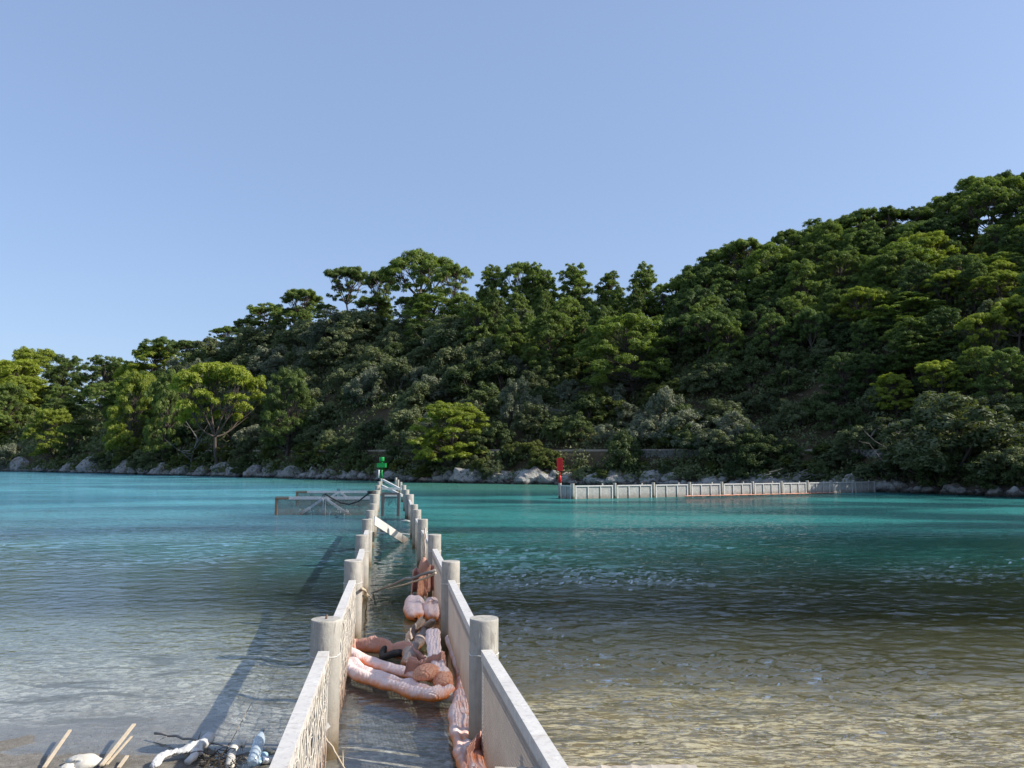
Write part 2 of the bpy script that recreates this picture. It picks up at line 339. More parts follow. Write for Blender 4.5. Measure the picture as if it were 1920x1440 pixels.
def terr(u, t):                                # world point(s) of the ground: column u, t=0 shore, 1 ridge
    u = np.atleast_1d(np.asarray(u, float)); t = np.atleast_1d(np.asarray(t, float)); u, t = np.broadcast_arrays(u, t)
    a = Ds(u); b = Dr(u); D = a + (b-a)*t
    zr = zat(u, np.interp(u, *RG), b); zp = np.clip(zat(u, 846, a*1.05), 0, 8)
    z = np.zeros_like(D)
    kt = np.array([-.3,-.04,0,.012,.045,.07,.10]); base = np.stack([-5+0*zr,-1.6+0*zr,-.25+0*zr,.9+0*zr,.30*zp+.9,zp,zp+.05])
    for i in range(len(kt)-1):
        m = (t >= kt[i]) & (t < kt[i+1]); f = (t-kt[i])/(kt[i+1]-kt[i]); z = np.where(m, base[i]*(1-f)+base[i+1]*f, z)
    f = (t-.10)/.9; g = .75*f + .25*np.sin(np.clip(f,0,1)*np.pi/2)
    z = np.where((t >= .10) & (t < 1), zp + (zr-zp)*g, z)
    z = np.where(t >= 1, zr*(1-.10*np.clip((t-1)/2, 0, 1)**1.5) - (t-1)*4, z)
    # columns are azimuths: x = D * (u-960)/F / cp roughly
    X = D*(u-960)/F/ (cp-0*sp)
    P = np.stack([X, D, z], -1)
    n = fbm(P*np.array([.06,.06,0]) + 3, 4)
    P[...,2] += n*np.clip((t-.10)*14, 0, 2.2)
    return P
us = np.linspace(-900, 2900, 420)
ts = np.concatenate([[-.3,-.15],np.linspace(-.06,.12,26), np.linspace(.13,1,70)[1:], [1.08,1.2,1.5,2,3,5]])
U, TT = np.meshgrid(us, ts, indexing='ij'); P = terr(U.ravel(), TT.ravel())
nU, nT = U.shape; idx = np.arange(nU*nT).reshape(nU, nT)
q = np.stack([idx[:-1,:-1], idx[1:,:-1], idx[1:,1:], idx[:-1,1:]], -1).reshape(-1,4)
tag(link('hillside', np_mesh('hillside', P, q, M['ground'], True)), kind='structure')
# near sea bed and beach
def bed(x, y):
    x = np.asarray(x, float); y = np.asarray(y, float)
    rel = x + .16*y; s = 1/(1+np.exp(-(rel-.2)*2.2))
    y0 = 7.35*(1-s) + 4.6*s
    y0 = np.where(rel > -1.8, y0, 8.1 + .10*(rel+3))
    d = y - y0; z = np.where(d > 0, -.055*d*np.clip(d/1.6, .35, 1) - .0018*d*d*np.clip(d/14, 0, 1), -.085*d)
    return np.clip(z, -5, .6)
xs = np.concatenate([np.linspace(-500,-22,14), np.linspace(-20,20,181), np.linspace(22,500,14)]); ys = np.concatenate([np.linspace(-12,5,12), np.linspace(5.15,20,110), np.linspace(20.5,60,50), np.linspace(70,1200,24)])
X, Y = np.meshgrid(xs, ys, indexing='ij'); Z = bed(X, Y)
Z = Z + .03*fbm(np.stack([X.ravel()*1.1, Y.ravel()*1.1, 0*X.ravel()], -1), 4).reshape(X.shape)*np.clip((20-np.abs(X)), 0, 1)
a, b = X.shape; idx = np.arange(a*b).reshape(a, b)
q = np.stack([idx[:-1,:-1], idx[1:,:-1], idx[1:,1:], idx[:-1,1:]], -1).reshape(-1,4)
tag(link('seabed', np_mesh('seabed', np.stack([X.ravel(), Y.ravel(), Z.ravel()], -1), q, m_bed(), True)), kind='structure')
# water sheet: real ripples near the camera, flat far out
NX, NY, TW, YA, YB = 680, 560, .85, 4.5, 62.0
yy_ = YA*(YB/YA)**np.linspace(0, 1, NY); tx = np.linspace(-TW, TW, NX)
YY, TX = np.meshgrid(yy_, tx, indexing='ij'); XX = YY*TX; x_, y_ = XX.ravel(), YY.ravel()
rel_ = x_ + .16*y_; ss = lambda v, a, b: (lambda q: q*q*(3-2*q))(np.clip((v-a)/(b-a), 0, 1))
chan = (rel_ > -.65) & (rel_ < .9)
right_ = ss(rel_, .9, 2.2); far_ = ss(y_, 13, 30)
def rid(p, o=3): return 1-2*np.abs(fbm(p, o))**.9                       # sharper crests
def rot(x, y, a, sx, sy): c, s_ = math.cos(a), math.sin(a); return np.stack([(x*c+y*s_)*sx, (-x*s_+y*c)*sy, 0*x+3.3], -1)
wx = x_ + .25*fbm(rot(x_, y_, 0, .8, .8), 2); wy = y_ + .25*fbm(rot(x_, y_, .5, .9, .9)+9, 2)
big_ = rid(rot(wx, wy, .28, .9, 2.2), 2)*.014 + rid(rot(wx, wy, -.22, 2.0, 4.6)+5, 2)*.0105
mid_ = rid(rot(wx, wy, .1, 4.0, 8.5)+2, 2)*.0055
fin_ = fbm(rot(wx, wy, -.3, 10, 16)+7, 2)*.0022
pat_ = .65 + .7*ss(fbm(rot(x_, y_, 0, .12, .3)+4, 2), -.6, .7)
calm_ = ss(y_ - .10*np.abs(np.minimum(rel_, 0)), 7.6, 12)*(1-right_) + right_
kb = (right_*1.25 + (1-right_)*(.12 + .75*far_))*calm_*pat_; km = np.maximum(kb*1.9, .55*calm_ + .15)*pat_
ZZ = (big_*kb*(1-.72*ss(y_, 24, 38)) + mid_*km*(1-.75*ss(y_, 18, 36)) + fin_*np.maximum(km, .45)*(1-.8*ss(y_, 14, 26)))*(1-ss(y_, 52, 62))*(1-ss(np.abs(TX.ravel()), .80, .85))*ss(y_, 4.5, 5)
idx = np.arange(NX*NY).reshape(NY, NX); q = np.stack([idx[:-1,:-1], idx[:-1,1:], idx[1:,1:], idx[1:,:-1]], -1).reshape(-1,4)
n0 = NX*NY; O = np.array([(-900,-40,0),(900,-40,0),(900,900,0),(-900,900,0),(-TW*YA,YA,0),(TW*YA,YA,0),(TW*YB,YB,0),(-TW*YB,YB,0)], float)
q = np.concatenate([q, np.array([(0,1,5,4),(1,2,6,5),(2,3,7,6),(3,0,4,7)])+n0])
tag(link('sea_water', np_mesh('sea_water', np.concatenate([np.stack([x_, y_, ZZ], -1), O]), q, m_water(), True)), kind='structure')

# the pale track on its terrace
pu = np.linspace(330, 1720, 120); V = []; 
for u in pu:
    p = terr(u, .071)[0]; q_ = terr(u, .094)[0]; k_ = .16*vnoise(np.array([[u*.06, 1, 2]]))[0]; V += [(p[0], p[1]-.05, p[2]-.45+k_), (p[0], p[1], p[2]+.28+k_*.4), (q_[0], q_[1], q_[2]+.12)]
tag(link('track', np_mesh('track', V, [(3*i+j, 3*i+3+j, 3*i+4+j, 3*i+1+j) for i in range(len(pu)-1) for j in (0,1)], M['pathm'])), kind='structure')

# ------------------------------------------------------------ vegetation prototypes (unit height)
def leaves(name, C, R, n, leaf, mat, seed, zmin=-.5, jit=.7, shell=.72, asp=1.3):
    r = np.random.default_rng(seed); C = np.array(C, float); R = np.array(R, float)
    w = R[:,0]*R[:,1] + R[:,0]*R[:,2]; w /= w.sum(); k = r.choice(len(C), n, p=w)
    d = r.normal(size=(n,3)); d /= np.linalg.norm(d, axis=1)[:,None]; d[:,2] = np.where(d[:,2] < zmin, -d[:,2]*.5, d[:,2])
    rad = shell + (1.08-shell)*r.random(n)**.6
    p = C[k] + d*R[k]*rad[:,None]
    nr = d/R[k]; nr /= np.linalg.norm(nr, axis=1)[:,None]; nr = nr + r.normal(size=(n,3))*jit*.6 + np.array([0,0,.25]); nr /= np.linalg.norm(nr, axis=1)[:,None]
    a = np.cross(nr, r.normal(size=(n,3))); a /= np.linalg.norm(a, axis=1)[:,None]; b = np.cross(nr, a)
    s = leaf*(.55 + r.random(n)*.9)[:,None]
    V = np.stack([p + a*s*asp, p - a*s*.7 + b*s*.62*1.3/asp, p - a*s*.7 - b*s*.62*1.3/asp], 1).reshape(-1,3)
    return np_mesh(name, V, np.arange(3*n).reshape(-1,3), mat)
def fract(C, R, k, sc, rnd, flat=.7, up=.1):
    oc = []; orr = []
    for c, r in zip(C, R):
        for _ in range(k):
            d = Vector([rnd.gauss(0,1) for _ in range(3)]).normalized(); 
            if d.z < -.3: d.z *= -.6
            oc.append((c[0]+d.x*r[0]*.72, c[1]+d.y*r[1]*.72, c[2]+d.z*r[2]*.8+up*r[2])); f = sc*(.7+rnd.random()*.6)
            orr.append((r[0]*f, r[1]*f, r[2]*f*1.0 if flat is None else max(r[2]*f, r[0]*f*flat)))
    return oc, orr
def limb(mb, a, b, r0, r1, rnd, sag=.06, n=5):
    a = Vector(a); b = Vector(b); L = (b-a).length; pts = []
    o1 = Vector([rnd.uniform(-1,1)*sag*L for _ in range(3)]); o1.z -= sag*L*.3
    for i in range(n): t = i/(n-1); pts.append(a.lerp(b, t) + o1*math.sin(math.pi*t))
    mb.tube(pts, [r0+(r1-r0)*i/(n-1) for i in range(n)], 5, False); return pts
def pine(seed, style, mat, n=16000):
    rnd = random.Random(seed); tr = MB(); C = []; R = []
    lean = Vector((rnd.uniform(-.08,.08), rnd.uniform(-.08,.08), 0))
    if style == 'umbrella':
        fork = rnd.uniform(.30,.42); top = Vector((0,0,fork)) + lean
        limb(tr, (0,0,-.06), top, .024, .017, rnd, .06, 6)
        ng = rnd.randint(6,8); base = rnd.uniform(.58,.66)
        for i in range(ng):
            an = 2*math.pi*i/ng + rnd.uniform(-.4,.4); rr = rnd.uniform(.16,.40) if i else .04
            e = Vector((math.cos(an)*rr, math.sin(an)*rr, base + .20*math.sqrt(max(0,1-(rr/.46)**2)) + rnd.uniform(-.03,.04))) + lean
            lp = limb(tr, top, e, .011, .004, rnd, .16, 6)
            for j in range(rnd.randint(9,12)):
                q = e + Vector((rnd.gauss(0,.085), rnd.gauss(0,.085), 0)); rq = math.hypot(q.x-lean.x, q.y-lean.y)
                q.z = base + .30*math.sqrt(max(.02, 1-(rq/.5)**2)) + rnd.uniform(-.09,.02)
                limb(tr, lp[rnd.randint(2,4)], q, .0045, .0015, rnd, .12, 4)
                s = rnd.uniform(.045,.09); C.append(tuple(q)); R.append((s*1.2, s*1.2, s*.92))
        for i in range(24):
            an = rnd.uniform(0,6.28); rr = rnd.uniform(.12,.40); C.append((math.cos(an)*rr+lean.x, math.sin(an)*rr+lean.y, rnd.uniform(.44,.72))); s = rnd.uniform(.05,.09); R.append((s*1.2,s*1.2,s*.6))
        C.append((lean.x, lean.y, .90)); R.append((.13,.13,.09))
    elif style == 'cone':
        limb(tr, (0,0,-.06), Vector((0,0,.97))+lean, .020, .003, rnd, .03, 9)
        z = .12
        while z < .97:
            wdt = (1-z)**.62*.34*rnd.uniform(.75,1.15) + .03
            for j in range(9 if z < .8 else 5):
                an = rnd.uniform(0, 6.28); rr = wdt*rnd.uniform(.35,1)
                c = Vector((math.cos(an)*rr, math.sin(an)*rr, z + rr*.3)) + lean*z
                limb(tr, Vector((0,0,z-.03))+lean*z, c, .004, .0015, rnd, .08, 4)
                s = rnd.uniform(.04,.085)*(1.25-z*.6); C.append(tuple(c)); R.append((s, s, s*.95))
            z += rnd.uniform(.035,.055)
        C.append((lean.x,lean.y,.965)); R.append((.025,.025,.04))
    else:                                      # layered: broad Aleppo pine with tiers down the sides
        limb(tr, (0,0,-.06), Vector((0,0,.85))+lean, .024, .006, rnd, .05, 8)
        for i in range(120):
            z = rnd.uniform(.16,.93); wdt = math.sqrt(max(.02, 1-((z-.38)/.60)**2))*.43
            an = rnd.uniform(0,6.28); rr = wdt*rnd.uniform(.45,1)
            c = Vector((math.cos(an)*rr, math.sin(an)*rr, z)) + lean
            limb(tr, Vector((0,0,max(.1,z*.75-.05)))+lean*z, c, .005, .0015, rnd, .1, 5)
            s = rnd.uniform(.045,.09); C.append(tuple(c)); R.append((s*1.2, s*1.2, s*.92))
    c2, r2 = fract(C, R, 6, .42, rnd, .7, .2)
    return tr, leaves('crown', c2, r2, int(n*1.9), .0118, mat, seed, -.5, .6, .66, 2.1)
def bush(seed, mat, n=17000, leaf=.0175, lob=34, trunk=True, spread=.5):
    rnd = random.Random(seed); C = []; R = []; tr = MB()
    for i in range(lob):
        an = rnd.uniform(0,6.28); z = rnd.uniform(.04,.84); w = math.sqrt(max(.03, 1-(max(0,z-.25)/.62)**2))*spread*.85
        rr = w*rnd.random()**.4; s = rnd.uniform(.10,.18)
        c = (math.cos(an)*rr, math.sin(an)*rr, z*(1-.25*rr/spread)); C.append(c); R.append((s, s, s*1.35))
        if trunk and i % 3 == 0: limb(tr, (rnd.uniform(-.05,.05), rnd.uniform(-.05,.05), -.08), c, .02, .004, rnd, .1, 5)
    c2, r2 = fract(C, R, 6, .40, rnd, 1.0, .15)
    return tr, leaves('crown', c2, r2, n, leaf, mat, seed, -.6, .9)
PROTO = {}
def proto(kind, items):
    L = []
    for tr, cr in items:
        tm = tr.mesh('trunk'); tm.materials.append(M['bark']); L.append((tm, cr))
    PROTO[kind] = L
proto('umbrella', [pine(s, 'umbrella', M['leaf_pine']) for s in (11,12,13,14)])
proto('umbrella_bright', [pine(s, 'umbrella', M['leaf_bright'], 20000) for s in (21,22)])
proto('layered_bright', [pine(s, 'layered', M['leaf_bright'], 20000) for s in (25,)])
proto('layered', [pine(s, 'layered', M['leaf_pine'], 19000) for s in (31,32,33)])
proto('layered_deep', [pine(s, 'layered', M['leaf_deep'], 17000) for s in (41,42)])
proto('umbrella_deep', [pine(s, 'umbrella', M['leaf_deep']) for s in (15,16)])
proto('cone', [pine(s, 'cone', M['leaf_pine'], 17000) for s in (51,52,53)])
proto('cone_deep', [pine(s, 'cone', M['leaf_deep'], 16000) for s in (55,56)])
proto('oak', [bush(s, M['leaf_oak']) for s in (61,62,63)])
proto('darkbush', [bush(s, M['leaf_dark']) for s in (71,72)])
proto('olive', [bush(s, M['leaf_olive'], 17000, .016) for s in (81,82)])
proto('greenbush', [bush(s, M['leaf_green']) for s in (91,92)])
proto('darkround', [bush(s, M['leaf_dark'], 18000, .016, 40, True, .46) for s in (95,)])
KN = {'umbrella':'pine_tree','umbrella_bright':'pine_tree','layered':'pine_tree','layered_bright':'pine_tree','layered_deep':'pine_tree','umbrella_deep':'pine_tree','cone':'pine_tree','cone_deep':'pine_tree',
      'oak':'holm_oak','darkbush':'evergreen_shrub','olive':'olive_tree','greenbush':'green_shrub','darkround':'evergreen_shrub'}
CT = {'pine_tree':'tree','holm_oak':'oak tree','evergreen_shrub':'shrub','olive_tree':'olive tree','green_shrub':'shrub'}
vr = random.Random(5); placed = []; LM = []
LOOK = {'umbrella':('green','umbrella pine'),'umbrella_bright':('yellow-green','umbrella pine'),'layered':('green','broad pine'),'layered_bright':('yellow-green','broad pine'),'layered_deep':('dark green','broad pine'),
        'umbrella_deep':('dark green','umbrella pine'),'cone':('green','feathery pine'),'cone_deep':('dark green','pointed pine'),'oak':('grey-green','oak'),'darkbush':('dark','shrub'),'olive':('silvery','olive bush'),'greenbush':('fresh green','shrub'),'darkround':('dark','round shrub')}
def pix(p): d = p[1]*cp + (p[2]-H)*sp; return 960 + p[0]/d*F, 720 - (-p[1]*sp + (p[2]-H)*cp)/d*F
LMS = [('bright umbrella pine',422,760),('dip in the left skyline',260,690),('lone dark skyline pine',312,660),('flat left ridge pine',492,600),('forked ridge pine',648,550),('tallest middle pine',792,520),
 ('rounded pine under the ridge',815,600),('tall feathery ridge pine',1082,540),('pointed last ridge pine',1208,540),('pale green slope pine',1030,650),('large sweeping pine',1192,670),('low pine over the rocks',846,820),
 ('round dark shore shrub',1166,842),('dense shrub behind the barrier',1392,868),('saddle between the hills',1275,580),('pointed right skyline pine',1526,460),('bare-trunked hilltop pine',1850,410),('highest pine of all',1906,380),
 ('big bright pine uphill right',1722,510),('wide tiered pine',1690,620),('huge waterside holm oak',1790,800),('widest silvery olive',1282,800),('small silver olive',968,735),('beach at far left',20,870),('green beacon',715,870),('red beacon',1050,870),('shaded right hollow',1480,650),
 ('picture centre',980,790),('thicket of the left slope',640,740),('far left sky gap',100,690),('orange-stained shore boulder',180,872),('bare dead tree at right',1672,840),('driftwood heap',1520,890),('right end of the barrier',1640,905)]
AUTO = []
def where(x, y):
    n, a, b = min(LMS, key=lambda l: math.hypot(l[1]-x, (l[2]-y)*1.2)); dx, dy = x-a, y-b; far = math.hypot(dx, dy) > 70
    h = 'left' if dx < 0 else 'right'; v = 'above' if dy < 0 else 'below'
    if abs(dy) < abs(dx)*.45: w = ('well ' if far else 'just ') + h + ' of the '
    elif abs(dx) < abs(dy)*.45: w = ('well ' if far else 'right ') + v + ' the '
    else: w = ('well ' if far else '') + v + ' and ' + h + ' of the '
    return w + n
def auto(o, head, p): x, y = pix(p); AUTO.append((o, head + ' ' + where(x, y), x))
def finish_labels():
    D_ = {}
    for o, l, x in AUTO: D_.setdefault(l, []).append((x, o))
    nm = ['first','second','third','fourth','fifth','sixth','seventh','eighth','ninth','tenth']
    for l, L in D_.items():
        L.sort(key=lambda t: t[0])
        for i, (x, o) in enumerate(L): o['label'] = l if len(L) == 1 else f"{l}, {'leftmost' if i == 0 else ('rightmost' if i == len(L)-1 else nm[i]+' from left')}"
    for o, l, x in AUTO:
        if len(o['label'].replace('-', ' ').split()) > 16: o['label'] = o['label'].replace('fresh green shrub', 'green shrub').replace('feathery pine', 'pine')
        t_ = o['label'].replace('-', ' ').split()
        if len(t_) > 16: o['label'] = o['label'].replace('well ', '', 1)
        if len(o['label'].replace('-', ' ').split()) > 16: o['label'] = o['label'].split(' ', 1)[1]
def plant(kind, loc, h, w, label, group=None):
    tm, cm = vr.choice(PROTO[kind]); o = empty(KN[kind], loc, vr.uniform(0, 6.28)); o.scale = (w, w, h)
    tag(o, label, CT[KN[kind]], group)
    if len(tm.vertices): link('trunk', tm, o)
    link('crown', cm, o); return o
def at_px(kind, x, top, base, wpx, t, label, group=None):
    """tree whose top shows at (x, top); stands on the ground at radial t"""
    p = terr(x, t)[0]; D = p[1]; zt = zat(x, top, D); h = zt - p[2] + .02*(zt-p[2]); w = wpx*D/F/.96
    if kind.startswith('cone'): w /= .62
    placed.append((x, t)); return plant(kind, Vector(p), h, w, label, group)
# trees one can point at
for a in [
 ('umbrella_bright',422,690,866,160,.03,'bright yellow-green umbrella pine with a bare dark trunk leaning at the left shore'),
 ('layered',541,697,836,115,.055,'light green pine right of the bright umbrella pine on the left shore'),
 ('layered',318,702,850,95,.03,'green pine just left of the bright umbrella pine on the left shore'),
 ('layered_bright',248,700,860,110,.03,'wide yellow-green pine under the dip of the skyline at the far left'),
 ('umbrella_deep',312,634,0,84,1.0,'dark spreading pine alone on the skyline above the left shore'),
 ('umbrella',352,640,0,62,.98,'small pine beside the lone dark spreading pine on the left skyline'),
 ('umbrella_deep',424,612,0,62,1.0,'dark round pine at the low left end of the ridge'),
 ('umbrella',492,570,0,86,1.0,'flat-topped pine on the left ridge with gaps of sky under it'),
 ('umbrella',566,545,0,92,1.0,'broad umbrella pine on the rising left ridge, second from the gap'),
 ('umbrella',648,504,0,96,1.0,'tall umbrella pine with bare forked limbs against the sky'),
 ('umbrella',708,510,0,70,1.02,'slender umbrella pine with visible limbs right of the forked one'),
 ('umbrella',792,473,0,130,1.0,'tallest crown of the middle ridge, a big dark-limbed pine'),
 ('umbrella',850,500,0,80,1.0,'pine leaning against the right side of the tallest middle pine'),
 ('layered',815,558,0,130,.86,'rounded bright pine just below the tallest middle pine'),
 ('cone',928,500,0,76,.98,'feathery pine right of the dip beside the tallest middle pine'),
 ('umbrella',972,496,0,66,1.0,'small cloud-topped pine in the middle of the ridge'),
 ('cone',1026,508,0,66,1.0,'narrow pine on the middle ridge with a pointed tip'),
 ('cone',1082,496,0,84,1.0,'tall feathery pine at the centre of the middle ridge'),
 ('cone',1146,510,0,74,1.0,'pine between the two tallest pointed pines of the middle ridge'),
 ('cone',1208,498,0,76,.98,'pointed pine at the right end of the middle ridge'),
 ('layered',1030,592,0,118,.50,'light green broad pine standing in the middle of the slope'),
 ('layered',1192,596,0,190,.38,'large feathery pine with sweeping branches on the middle slope'),
 ('layered_bright',846,757,896,168,.022,'low bright yellow-green pine spreading over the rocks behind the green beacon'),
 ('darkround',1166,808,884,84,.035,'dark round shrub below the track, right of the red beacon'),
 ('darkround',1392,834,903,84,.012,'dense dark green shrub standing behind the white barrier'),
 ('umbrella_deep',1328,488,0,92,.98,'dark umbrella pine at the foot of the right hill skyline'),
 ('umbrella',1268,532,0,80,.98,'low pine filling the saddle between the ridges'),
 ('cone_deep',1526,418,0,84,.97,'dark pointed pine standing out on the right hill skyline'),
 ('umbrella',1850,362,0,110,.98,'umbrella pine with tall bare trunks near the top of the right hill'),
 ('umbrella_deep',1906,325,0,96,1.0,'highest pine of all, at the right edge of the picture'),
 ('layered',1722,452,0,150,.62,'big bright pine high on the right hill'),
 ('layered',1690,555,0,190,.42,'wide sunlit pine with stacked tiers halfway up the right hill'),
 ('layered',1740,625,0,150,.30,'sunlit pine below the wide tiered pine on the right hill'),
 ('layered',1895,480,0,130,.55,'bright pine cut by the right edge, halfway up the hill'),
 ('oak',1790,728,0,260,.03,'huge grey-green holm oak hanging over the water at the right'),
 ('olive',1242,722,0,76,.16,'silvery olive tree above the middle track'),
 ('olive',1282,768,0,120,.115,'wide silvery olive tree growing behind the track wall'),
 ('olive',1378,770,0,84,.11,'pale olive tree right of the widest one by the track'),
 ('olive',968,708,0,66,.19,'small silver olive tree alone in the green slope left of centre'),
 ('olive',1330,805,0,110,.075,'low grey olive tree spreading over the stone wall'),
 ('greenbush',1545,832,0,80,.06,'yellow-green shrub above the pile of dead branches'),
 ('greenbush',905,856,0,46,.014,'small bright cushion of shrub on the rocks under the low pine'),
 ('oak',860,596,0,150,.62,'rounded grey-green oak high in the thicket below the ridge'),
 ('olive',30,830,0,70,.004,'pale shrub by the little beach at the far left')]:
    at_px(*a)
# the rest of the wood
def fill(kinds, x0, x1, t0, t1, sx, st, hpx, wf, label, group, jit=.5, keep=1.0):
    nt_ = max(1, int(round((t1-t0)/st)))
    for j in range(nt_+1):
        t = t0 + (t1-t0)*j/max(1, nt_); x = x0 + (j % 2)*sx/2
        while x < x1:
            u = x + vr.uniform(-1,1)*sx*jit; tt = min(1.04, max(.008, t + vr.uniform(-1,1)*st*.5))
            k = vr.choice(kinds); x += sx
            if vr.random() > keep: continue
            if any(abs(u-a) < sx*.35 and abs(tt-b) < st*.4 for a, b in placed): continue
            p = terr(u, tt)[0]; h = hpx*vr.uniform(.72,1.25)*p[1]/F; w = h*wf*vr.uniform(.85,1.25)
            size = 'small' if h*F/p[1] < hpx*.87 else ('tall' if h*F/p[1] > hpx*1.1 else 'medium')
            auto(plant(k, Vector(p), h, w, label, group), f'{size} {LOOK[k][0]} {LOOK[k][1]}', p + np.array([0, 0, h/2])); placed.append((u, tt))
PG = 'pines of the far wood'
fill(['umbrella','layered','layered','layered_bright'], -130, 290, .03, 1.0, 68, .25, 96, .95, 'yellow-green pine among the crowded pines of the left shore', 'pines crowded on the left shore')
fill(['umbrella','cone'], 440, 900, .92, .98, 62, .05, 70, .9, 'pine in the second row behind the left ridge line', 'pines along the left ridge')
fill(['cone','layered','cone'], 880, 1250, .60, 1.0, 46, .13, 104, .8, 'feathery pine on the upper middle slope', 'pines on the upper middle slope')
fill(['umbrella','umbrella_deep','cone_deep','layered'], 1300, 2020, .84, 1.03, 52, .09, 105, .85, 'dark pine near the skyline of the right hill', 'pines along the top of the right hill')
fill(['layered_deep','layered','cone_deep','umbrella_deep'], 1290, 1570, .42, .82, 52, .11, 108, .8, 'dark pine with bare trunk in the shaded hollow of the right hill', 'pines in the shaded hollow')
fill(['layered','layered_bright','layered','umbrella_bright','layered_deep'], 1580, 2040, .22, .80, 54, .10, 102, .9, 'sunlit pine on the steep flank of the right hill', 'pines on the flank of the right hill')
fill(['oak','oak','darkbush','oak','olive'], 340, 1000, .12, .86, 50, .105, 56, 1.35, 'grey-green oak in the dense thicket of the left middle slope', 'oaks of the thicket')
fill(['oak','darkbush','olive','greenbush'], 990, 1340, .12, .60, 44, .09, 48, 1.35, 'mixed shrub on the middle slope above the track', 'shrubs above the track')
fill(['darkbush','darkbush','oak'], 1300, 2000, .05, .46, 46, .075, 52, 1.4, 'dark shrub in the shade at the foot of the right hill', 'shrubs at the foot of the right hill')
fill(['darkbush','oak','greenbush'], 120, 1030, .018, .06, 44, .022, 34, 1.5, 'low shrub above the shore rocks left of the red beacon', 'low shrubs above the left rocks', keep=.8)
fill(['greenbush','darkbush','oak'], 1060, 1660, .014, .045, 44, .02, 20, 1.7, 'low shrub between the barrier and the track', 'low shrubs behind the barrier', keep=.9)
fill(['oak','darkbush'], 1640, 2020, .012, .03, 60, .02, 60, 1.5, 'dark shrub leaning over the water at the right shore', 'shrubs at the right waterline')
# undergrowth: nobody could count it
nC = 7500; ru = np.random.default_rng(3)
cu = ru.uniform(-250, 2100, nC); ct = ru.random(nC)**1.3*1.02+.012; keep = ~((ct > .066) & (ct < .1)); cu, ct = cu[keep], ct[keep]; c = terr(cu, ct); sc = (9+10*ru.random(len(c)))*c[:,1]/F
k = np.repeat(np.arange(len(c)), 50); n = len(k); d = ru.normal(size=(n,3)); d /= np.linalg.norm(d, axis=1)[:,None]; d[:,2] = abs(d[:,2])
p = c[k] + d*sc[k][:,None]*np.array([1.5,1.5,.9])*(.6+.5*ru.random(n))[:,None]
nr = d + ru.normal(size=(n,3))*.5; nr /= np.linalg.norm(nr, axis=1)[:,None]; a = np.cross(nr, ru.normal(size=(n,3))); a /= np.linalg.norm(a, axis=1)[:,None]; b = np.cross(nr, a)
s = (.16*sc[k]*(.5+ru.random(n)))[:,None]
tag(link('undergrowth', np_mesh('undergrowth', np.stack([p+a*s*1.3, p-a*s*.7+b*s*.6, p-a*s*.7-b*s*.6], 1).reshape(-1,3), np.arange(3*n).reshape(-1,3), M['under'])),
    'tangled low undergrowth covering the far slope between the trees', 'undergrowth', kind='stuff')

# dead trees and dead branches
def deadtree(loc, h, label, seed, n=14, k=.6):
    rnd = random.Random(seed); mb = MB(); tp = limb(mb, (0,0,-.3), (.1*h, 0, h*.6), .05*h*.6*k, .02*h*k, rnd, .1, 6)
    for i in range(n):
        a = tp[rnd.randint(2,5)]; e = a + Vector((rnd.uniform(-.45,.45)*h, rnd.uniform(-.3,.3)*h, rnd.uniform(.05,.42)*h)); bp = limb(mb, a, e, .014*h*k, .004*h*k, rnd, .12, 6)
        for j in range(3):
            a2 = bp[rnd.randint(2,5)]; limb(mb, a2, a2 + Vector((rnd.uniform(-.2,.2)*h, rnd.uniform(-.1,.1)*h, rnd.uniform(-.02,.2)*h)), .007*h*k, .002*h*k, rnd, .1, 4)
    r = empty('dead_tree', loc); tag(r, label, 'dead tree'); mb.build('branch', M['deadwood'], r)
p = terr(1672, .014)[0]; deadtree(p, 7.5, 'bare grey dead tree in front of the huge holm oak at the right', 3)
p = terr(366, .02)[0]; deadtree(p, 15, 'bare dead tree beside the trunk of the bright umbrella pine', 4, 9)
p = terr(790, .012)[0]; deadtree(p, 5.5, 'dead grey branches under the low bright pine', 6, 20)
rnd = random.Random(9); mb = MB(); c0 = Vector(terr(1520, .006)[0]); c0.z = 1.2
for i in range(70):
    a = c0 + Vector((rnd.gauss(0,2.3), rnd.uniform(-1,1), rnd.uniform(-.3,.9))); an = rnd.uniform(0,6.28); L = rnd.uniform(.6,1.8)
    limb(mb, a, a + Vector((math.cos(an)*L, math.sin(an)*L*.5, rnd.uniform(-.5,.6))), .05, .015, rnd, .12, 4)
o = mb.build('driftwood_pile', M['deadwood']); tag(o, 'heap of pale dead branches behind the right part of the white barrier', 'driftwood')

